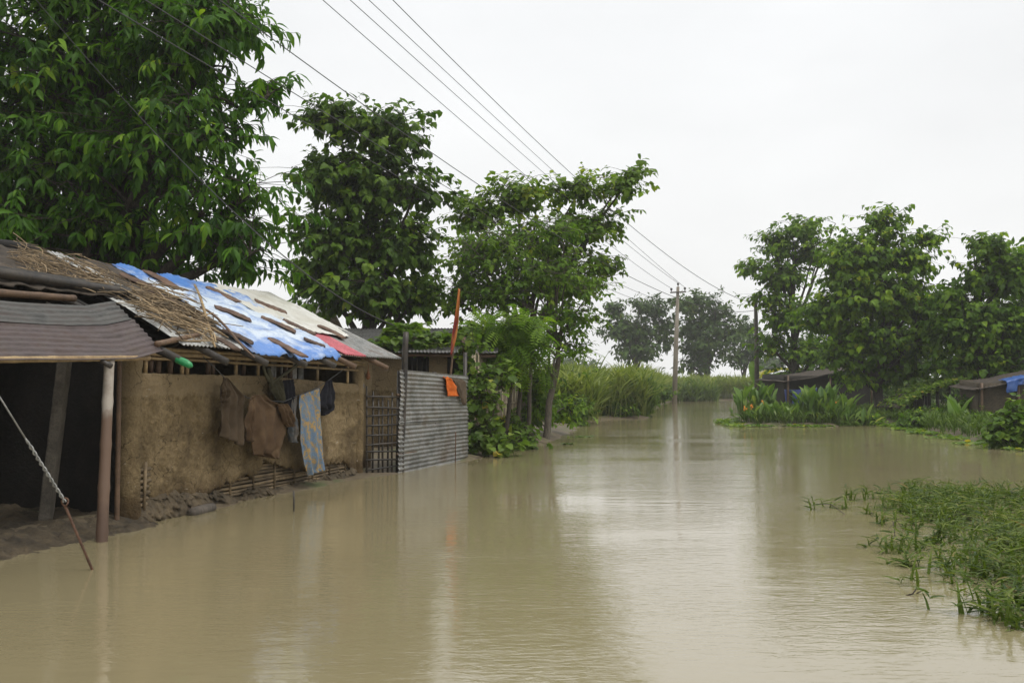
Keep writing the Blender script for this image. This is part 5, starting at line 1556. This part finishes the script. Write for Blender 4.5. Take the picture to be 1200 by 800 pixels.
for k, (px, Yt, lob, lab) in enumerate(((985, 78, [(985, 400, 46, 40, 1, 0), (960, 435, 40, 16, 1, 0), (1010, 430, 36, 22, 1, 0)], 'background tree seen below the airy tree on the right bank'),
                                  (1075, 82, [(1070, 390, 46, 40, 1, 0), (1112, 362, 26, 30, 1, 0), (1100, 425, 50, 24, 1, 0), (1045, 430, 30, 20, 1, 0)], 'background tree filling the gap right of the main trunk'),
                                  (1165, 84, [(1170, 390, 60, 40, 1, 0), (1140, 430, 40, 22, 1, 0)], 'background tree behind the grey tin hut'))):
    q = (at_y(px, 450, Yt).x, Yt, .1)
    make_tree('background_tree', lab, q, lobes_px(q, Yt, lob), [(0, 0, 0, .22), (0, 0, 3, .18), (0, 0, 5, .1)], M['leaf_far'], M['bark'], T_DIA, .5, 110, 6, 5, 120 + k, group='background trees on the right bank', spread=.6, flat=.5, twig=.5, twig_keep=.2)

for k, (px, Yt, lob, lab) in enumerate(((1010, 60, [(1000, 455, 22, 16, 1, 0), (1025, 458, 20, 14, 1, 0)], 'dark thicket behind the main trunk'),
                                  (1080, 58, [(1070, 458, 26, 16, 1, 0), (1100, 452, 24, 18, 1, 0)], 'dark thicket behind the vine shelter'),
                                  (1140, 58, [(1135, 455, 24, 18, 1, 0), (1160, 450, 20, 18, 1, 0)], 'dark thicket left of the grey tin hut'))):
    q = (at_y(px, 450, Yt).x, Yt, .1)
    make_tree('thicket', lab, q, lobes_px(q, Yt, lob), [(0, 0, 0, .08), (0, 0, .5, .06), (0, 0, 1.2, .04)], M['leaf_far'], M['bark'], T_DIA, .3, 90, 5, 5, 170 + k, group='thickets on the right bank', spread=.35, twig=.3, twig_keep=.2, cat='thicket', parts=('stem', 'foliage'))
def plant_leaves(name, label, base, specs, mat, T, cat, seed, group=None, stem=True, flowers=0, fcol='flower'):
    # specs: (count, length, lean range, height of leaf foot, width factor, radius of the clump)
    r_ = np.random.default_rng(seed)
    root = empty(name, base, label, cat, group)
    lb, sb = MB(), MB()
    tops = []
    for (n, L, l0, l1, h, wf, rad) in specs:
        a = r_.uniform(0, 6.283, n); q = np.sqrt(r_.random(n)) * rad
        P0 = np.stack([np.cos(a) * q, np.sin(a) * q, np.zeros(n)], 1)
        a2 = r_.uniform(0, 6.283, n); le = r_.uniform(l0, l1, n)
        D = np.stack([np.cos(a2) * np.sin(le), np.sin(a2) * np.sin(le), np.cos(le)], 1)
        P = P0 + np.stack([D[:, 0] * .15, D[:, 1] * .15, h * r_.uniform(.4, 1.1, n)], 1)
        for i in range(n):
            sb.tube([(0, 0, -.06), tuple(P0[i] * .9 - [0, 0, .05]), tuple(P[i])], [.02, .014, .009], 5, caps=False)
        Ls = L * r_.uniform(.7, 1.25, n)
        N = np.stack([-D[:, 0], -D[:, 1], np.full(n, .6)], 1) + r_.normal(size=(n, 3)) * .25
        scatter(lb, T, P, D, N, Ls, np.clip(.5 + r_.normal(0, .2, n), 0, 1), Wk=Ls * wf)
        tops += [P[i] + D[i] * Ls[i] * .8 for i in range(n)]
    sb.build('stem', M['reed'], root); lb.build('foliage', mat, root, smooth=False)
    for i in range(flowers):
        t = tops[r_.integers(len(tops))]
        fb = MB()
        for k in range(4):
            d = r_.normal(size=3) * .04
            fb.tube([tuple(t + d * .2), tuple(t + d + [0, 0, .05]), tuple(t + d * 1.6 + [0, 0, .09])], [.012, .035, .008], 5)
        fb.build('flower', M[fcol], root)
    return root
G_ = 'canna clumps along the right bank'
for k, (px, Yt, n, h, rad, fl, lab) in enumerate(((888, 41.5, 60, .8, .9, 0, 'canna clump at the left tip of the right bank under the wooden pole'),
                                          (905, 40.2, 50, .35, 1.0, 3, 'lower canna patch with orange flowers in front of the left tip clump'),
                                          (925, 42.0, 40, .2, .8, 0, 'canna clump before the navy sheet'),
                                          (956, 40.5, 80, .75, .8, 1, 'tall upright canna clump in the middle of the row'),
                                          (977, 40.2, 60, .6, .7, 1, 'canna clump right of the tall middle one'),
                                          (993, 39.8, 36, .4, .8, 0, 'low canna clump at the right end of the row'))):
    c = at_y(px, 480, Yt)
    plant_leaves('canna_clump', lab, (c.x, Yt, max(gz(c.x, Yt), -.03)), [(n, .4 + .45 * h, .05, .6, h, 1.0, rad), (n // 3, .45, .5, 1.2, h * .4, 1.1, rad * 1.3)], M['leaf_canna'], T_CANNA, 'canna', 130 + k, G_, flowers=fl)
c = at_y(1122, 500, 37.2)
plant_leaves('banana_sapling', 'pale green young banana plant at the right water edge', (c.x, 37.2, .03), [(6, 1.1, .1, .6, .15, 1.1, .1), (4, .7, .6, 1.0, .1, 1.1, .15)], M['leaf_banana'], T_CANNA, 'banana plant', 141)
c = at_y(886, 450, 66)
plant_leaves('banana_plant', 'large banana plant with arching leaves behind the wooden pole', (c.x, 66, .1), [(9, 3.0, .5, 1.25, 2.0, .7, .3)], M['leaf_canna'], leaf_template(.32, .55, .15, ((0, .15), (.25, .9), (.6, 1), (.85, .6), (1, 0))), 'banana plant', 142)
q = on_level(1190, 526, .02); q = (q.x + .2, q.y + .6, .03)
bush('broad_leaved_shrub', 'sprawling broad leaved shrub at the right edge in front of the woven hut', q,
     lobes_px(q, q[1], [(1185, 500, 22, 18, 1, 0), (1200, 480, 22, 16, 1, .4), (1172, 515, 14, 9, 1, -.1), (1215, 505, 22, 20, 1, 0)]), M['leaf_mid'], T_VINE, .19, 90, 5, 5, 145, tint0=.6)
for k, (px, py, Yt, lob, lab) in enumerate(((1075, 495, 36.6, [(1075, 492, 14, 7, 1, 0), (1060, 497, 10, 4, 1, 0)], 'small round weed bush at the water left of the young banana'),
                                     (1150, 498, 35.5, [(1150, 494, 16, 8, 1, 0), (1135, 498, 10, 5, 1, 0)], 'low weed bush right of the young banana'),
                                     (1095, 490, 40, [(1095, 486, 18, 9, 1, 0)], 'dark low bush under the vine shelter'),
                                     (1052, 480, 45, [(1054, 470, 10, 14, 1, 0), (1060, 486, 10, 8, 1, 0)], 'leafy bush just right of the main trunk'),
                                     (1015, 494, 40.5, [(1012, 490, 12, 7, 1, 0), (1022, 493, 8, 4, 1, 0)], 'low bush between the canna row and the main trunk'),
                                     (1130, 478, 40, [(1130, 474, 16, 10, 1, 0), (1148, 480, 12, 9, 1, 0)], 'dark bush between the vine shelter and the woven hut'))):
    c = at_y(px, py, Yt); q = (c.x, Yt, max(gz(c.x, Yt), 0))
    bush('weed_bush', lab, q, lobes_px(q, Yt, lob), M['leaf_right'], T_DIA, .17, 40, 5, 5, 150 + k, group='weed bushes along the right bank')
# floating fringe of weeds along both edges and low grass on the bank
def fringe(X, Y, r_):
    d = channel_dist(X, Y)
    g = np.sin(X * 2.3) + np.sin(Y * 1.9 + X) + np.sin(X * 5.1 + Y * 3.3)
    return (d > -.35 - .35 * np.clip(g, -.8, 1.6)) & (d < .5) & (r_.random(len(X)) < np.where(g > -.3, 1, .12))
xy = sample(2600, 8.5, 15, 24, 47, fringe, 12)
mb = MB(); r_ = np.random.default_rng(3)
P = np.stack([xy[:, 0], xy[:, 1], np.full(len(xy), .02)], 1)
a = r_.uniform(0, 6.283, len(P)); D = np.stack([np.cos(a), np.sin(a), r_.uniform(.1, .9, len(P))], 1)
scatter(mb, T_VINE, P, D, UP + r_.normal(size=P.shape) * .3, .06 + .13 * r_.random(len(P)), np.clip(.5 + r_.normal(0, .22, len(P)), 0, 1))
tag(mb.build('water_weed', M['leaf_vine'], smooth=False), 'mat of small floating weeds along the right water edge', 'water weed', kind='stuff')
def gr(X, Y, r_):
    return channel_dist(X, Y) > .2
xy = sample(8200, 9.5, 24, 26, 58, gr, 13)
P = np.stack([xy[:, 0], xy[:, 1], ground_h(xy[:, 0], xy[:, 1])], 1)
mb = MB(); blades(mb, P, .22 + .2 * r_.random(len(P)), 3, .32, 84, lean=.5, wid=1.3)
tag(mb.build('bank_grass', M['bank_grass'], smooth=False), 'short green grass on the right bank round the main trunk', 'grass', kind='stuff')
# floating scraps on the lane
for (px, py, n, rad, lab) in ((680, 512, 26, .35, 'little raft of floating green leaves beyond the slender tree'), (663, 521, 10, .2, 'tiny floating leaf cluster nearest the slender tree'), (735, 489, 26, .4, 'thin floating weeds off the left bank reeds')):
    c = on_level(px, py, 0); r2 = np.random.default_rng(px)
    a = r2.uniform(0, 6.283, n); q = np.sqrt(r2.random(n)) * rad
    sc = (1.0, .5) if px != 610 else (1.0, .3)
    P = np.stack([c.x + np.cos(a) * q * sc[0], c.y + np.sin(a) * q * sc[1], np.full(n, .012 if px != 610 else .003)], 1)
    D = np.stack([np.cos(a * 3), np.sin(a * 3), r2.uniform(0, .4, n) if px != 610 else np.zeros(n)], 1)
    b_ = MB(); scatter(b_, T_VINE, P, D, UP + r2.normal(size=P.shape) * .1, (.08 + .12 * r2.random(n)) if px != 610 else (.02 + .025 * r2.random(n)), np.clip(.45 + r2.normal(0, .2, n), 0, 1))
    tag(b_.build('floating_weed', M['leaf_vine'] if px != 610 else M['mud_wet'], smooth=False, top=True), lab, 'floating weed', 'floating weed scraps')

# ---- huts of the right bank
def simple_hut(name, label, c, size, zf, zb_, wall_mat, roof_mat, rot=0.0, over=.35, cat='hut', corr='x', open_front=False, tilt=0.0):
    root = empty(name, c, label, cat, None, rot)
    w_, d_ = size
    def wl_(nm, p0, p1, h0, h1):
        p0, p1 = Vector((*p0, 0)), Vector((*p1, 0))
        nrm = Vector((p1.y - p0.y, -(p1.x - p0.x), 0)).normalized() * .05
        b_ = MB(); b_.slab(lambda u, v: p0.lerp(p1, u) + nrm + Vector((0, 0, lerp(-.1, lerp(h0, h1, u), v))), lambda u, v: p0.lerp(p1, u) - nrm + Vector((0, 0, lerp(-.1, lerp(h0, h1, u), v))), 10, 8)
        b_.build(nm, wall_mat, root)
    if not open_front: wl_('wall', (-w_ / 2, -d_ / 2), (w_ / 2, -d_ / 2), zf, zf)
    wl_('wall', (w_ / 2, d_ / 2), (-w_ / 2, d_ / 2), zb_, zb_)
    wl_('wall', (-w_ / 2, d_ / 2 - .06), (-w_ / 2, -d_ / 2 + .06), zb_, zf)
    wl_('wall', (w_ / 2, -d_ / 2 + .06), (w_ / 2, d_ / 2 - .06), zf, zb_)
    def rf(u, v):
        x = lerp(-w_ / 2 - over, w_ / 2 + over, u); y = lerp(-d_ / 2 - over, d_ / 2 + over, v)
        z = lerp(zf, zb_, (y + d_ / 2) / d_) + .09 + tilt * x + .05 * nz(x * 1.3, y, c[0])
        return (x, y, z + .012 * math.cos((x if corr == 'x' else y) * 6.283 / .16))
    b_ = MB(); b_.grid(rf, int((w_ + 2 * over) / .16 * 5), 10)
    b_.build('roof', roof_mat, root, solid=.03)
    for (x, y) in ((-w_ / 2, -d_ / 2 - over * .5), (w_ / 2, -d_ / 2 - over * .5), (0, -d_ / 2 - over * .5)):
        b_ = MB(); b_.tube([(x, y, -.1), (x + .02, y, zf)], .05, 7)
        b_.build('post', M['bamboo_brown'], root)
    return root
c = at_y(962, 470, 54)
simple_hut('thatched_hut', 'long low dark hut with a sagging pale edged roof behind the canna row', (c.x, 55, .1), (4.8, 3.0), 2.0, 2.1, M['woven_shaded'], M['felt'], R(10), tilt=.15)  # walls darkened to read as the shaded space under the roof
a0, a1 = at_y(919, 456, 53.2), at_y(957, 454, 52.7)
c0, c1 = at_y(920, 473, 53.2), at_y(957, 472, 52.7)
mb = MB(); mb.slab(lambda u, v: a0.lerp(a1, u).lerp(c0.lerp(c1, u), v) + Vector((0, -.06 * math.sin(u * 14 + v * 2) - .04 * v, -.05 * math.sin(u * 3.14))), lambda u, v: a0.lerp(a1, u).lerp(c0.lerp(c1, u), v) + Vector((0, .015 - .06 * math.sin(u * 14 + v * 2) - .04 * v, -.05 * math.sin(u * 3.14))), 30, 10)
tag(mb.build('navy_sheet', M['tarp_navy'], top=True), 'navy blue plastic sheet hung on the front of the long low hut', 'plastic sheet')
# vine shelter: a sloping roof of creeper over dark posts
c = at_y(1095, 480, 43)
vsh = empty('vine_shelter', (c.x, 43, .08), 'dark open shelter with a sloping creeper covered roof', 'shelter')
so = Vector((c.x, 43, .08))
l0, l1 = at_y(1052, 478, 42.2), at_y(1128, 446, 42.2)
mb = MB()
mb.grid(lambda u, v: l0.lerp(l1, u) - so + Vector((0, lerp(-.2, 2.6, v), .22 * math.sin(math.pi * u) + .03 * fbm(u * 6, v * 4))), 30, 16)
mb.build('roof', M['felt'], vsh, solid=.06)
for f in (.15, .4, .62, .8, .97):
    for dy in (0, 2.4):
        p_ = l0.lerp(l1, f) - so + Vector((0, dy, .18 * math.sin(math.pi * f)))
        mb = MB(); mb.tube([(p_.x, p_.y, -.2), p_], .05, 7); mb.build('post', M['bamboo_dark'], vsh)
mb = MB(); mb.grid(lambda u, v: Vector((lerp(l0.x, l1.x, .1 + .9 * u) - so.x, 2.45, lerp(-.1, (l0.lerp(l1, .1 + .9 * u) - so).z + .1, v))), 12, 8)
mb.build('back_wall', M['woven_shaded'], vsh, solid=.04)  # shade beneath the creeper roof painted into this wall
lb = MB(); r_ = np.random.default_rng(77); n = 1500
u = r_.random(n); v = r_.random(n) ** 1.6
P = np.array([tuple(l0.lerp(l1, float(a)) - so + Vector((0, lerp(-.35, 2.5, float(b_)), .22 * math.sin(math.pi * a) + .06))) for a, b_ in zip(u, v)])
P[:, 2] += r_.normal(0, .05, n)
a = r_.uniform(0, 6.283, n)
scatter(lb, T_VINE, P, np.stack([np.cos(a), np.sin(a) - .5, r_.uniform(-.5, .4, n)], 1), UP + r_.normal(size=P.shape) * .4, .1 + .1 * r_.random(n), np.clip(.5 + r_.normal(0, .2, n), 0, 1))
lb.build('creeper', M['leaf_vine'], vsh, smooth=False)
c = at_y(1195, 480, 38.5)
simple_hut('woven_hut', 'woven bamboo hut at the right edge under a blue sheet', (c.x, 39.6, .08), (2.7, 2.2), 1.62, 1.75, M['woven_dim'], M['felt'], R(-6), tilt=.22)
wh = Matrix.Translation((c.x, 39.6, .08)) @ Matrix.Rotation(R(-6), 4, 'Z')
def bsheet(u, v, dd=0.0):
    x = lerp(-.5, .35, u) + .06 * nz(u * 4, v * 5)
    L = v * 1.25
    if L < .8:
        y = -.66 - L; z = 1.62 + .13 * (y + 1.1) / 2.2 + .2 + .22 * x
    else:
        y = -1.5 - .03 * math.sin(u * 17 + v * 3) - .04 * fbm(u * 3, v * 3, 5); z = 1.62 - .02 + .18 + .22 * x - (L - .8) * (1.0 if u < .5 else .55)
    return wh @ Vector((x, y - dd, z + .03 * fbm(u * 5, v * 5, 2) + dd))
mb = MB(); mb.slab(lambda u, v: bsheet(u, v, .012), lambda u, v: bsheet(u, v), 26, 30)
tag(mb.build('blue_sheet', M['tarp_deep'], top=True), 'bright blue plastic sheet draped over the roof edge of the woven hut', 'plastic sheet')
c = at_y(1205, 440, 47)
simple_hut('grey_tin_hut', 'grey tin walled hut behind the woven hut at the right edge', (c.x + .6, 48, .1), (3.6, 2.6), 2.4, 2.8, M['tin_grey'], M['tin_grey'], R(-4))

# ================================================================== flooded grass in the right foreground
def patch_density(X, Y):
    # dense to the right, thinning to scattered shoots on the left; edge measured on the photograph
    xl = np.interp(Y, [5.5, 6.6, 7.5, 9.0, 10.5, 12, 13.5, 15.2], [3.65, 3.1, 3.1, 3.35, 3.5, 3.6, 3.8, 4.7])
    return X - xl
def fg(X, Y, r_):
    d = patch_density(X, Y)
    lim = np.interp(Y, [6, 8, 9.5, 11, 12.5, 15.5], [1, 1, .5, .25, .2, .14])
    return (d > 0) & (r_.random(len(X)) < np.clip(d / 1.3, .07, 1) * np.where(d < 1.3, lim, np.maximum(lim, .5))) & (X < 8.5)
xy = sample(1250, 2.5, 8.5, 5.6, 15.4, fg, 14)
cl = np.repeat(xy, 3, 0) + np.random.default_rng(2).normal(0, .07, (len(xy) * 3, 2))
P = np.stack([cl[:, 0], cl[:, 1], np.full(len(cl), -.05)], 1)
mb = MB(); r_ = np.random.default_rng(9)
T_GRASS = leaf_template(.09, .4, .15, ((0, .5), (.25, 1.0), (.65, .8), (1, 0)))
blades(mb, P, .1 + .2 * r_.random(len(P)), 6, .16, 86, lean=1.1, wid=1.3, T=T_GRASS, tint0=.36, tv=.24, z_lo=.2, z_hi=1.0, up=.55)
tag(mb.build('flooded_grass', M['grass'], smooth=False), 'bright grass standing out of the flood in the right foreground', 'grass', kind='stuff')
# broken stems lying over the flooded grass
rnd = random.Random(6)
b_ = MB()
for k in range(16):
    x = rnd.uniform(3.6, 6); y = rnd.uniform(7.5, 14)
    if patch_density(np.array([x]), np.array([y]))[0] < .5: continue
    L = rnd.uniform(.2, .5); a = rnd.uniform(0, 6.28)
    b_.tube([(x, y, -.02), (x + math.cos(a) * L * .5, y + math.sin(a) * L * .5, .12), (x + math.cos(a) * L, y + math.sin(a) * L, .2 * rnd.random())], [.005, .005, .003], 4)
tag(b_.build('dead_stems', M['bark'], smooth=False), 'dark dead stems tangled in the foreground grass', 'stems', kind='stuff')
a = on_level(1062, 697, 0)
mb = MB(); mb.tube([a, a + Vector((.05, 0, .01)), a + Vector((.09, .02, .05))], .006, 5); mb.tube([a + Vector((.09, .02, .01)), a + Vector((.14, .02, .035))], .005, 5)
tag(mb.build('floating_twig', M['bark'], top=True), 'small dark forked twig floating left of the foreground grass', 'twig')
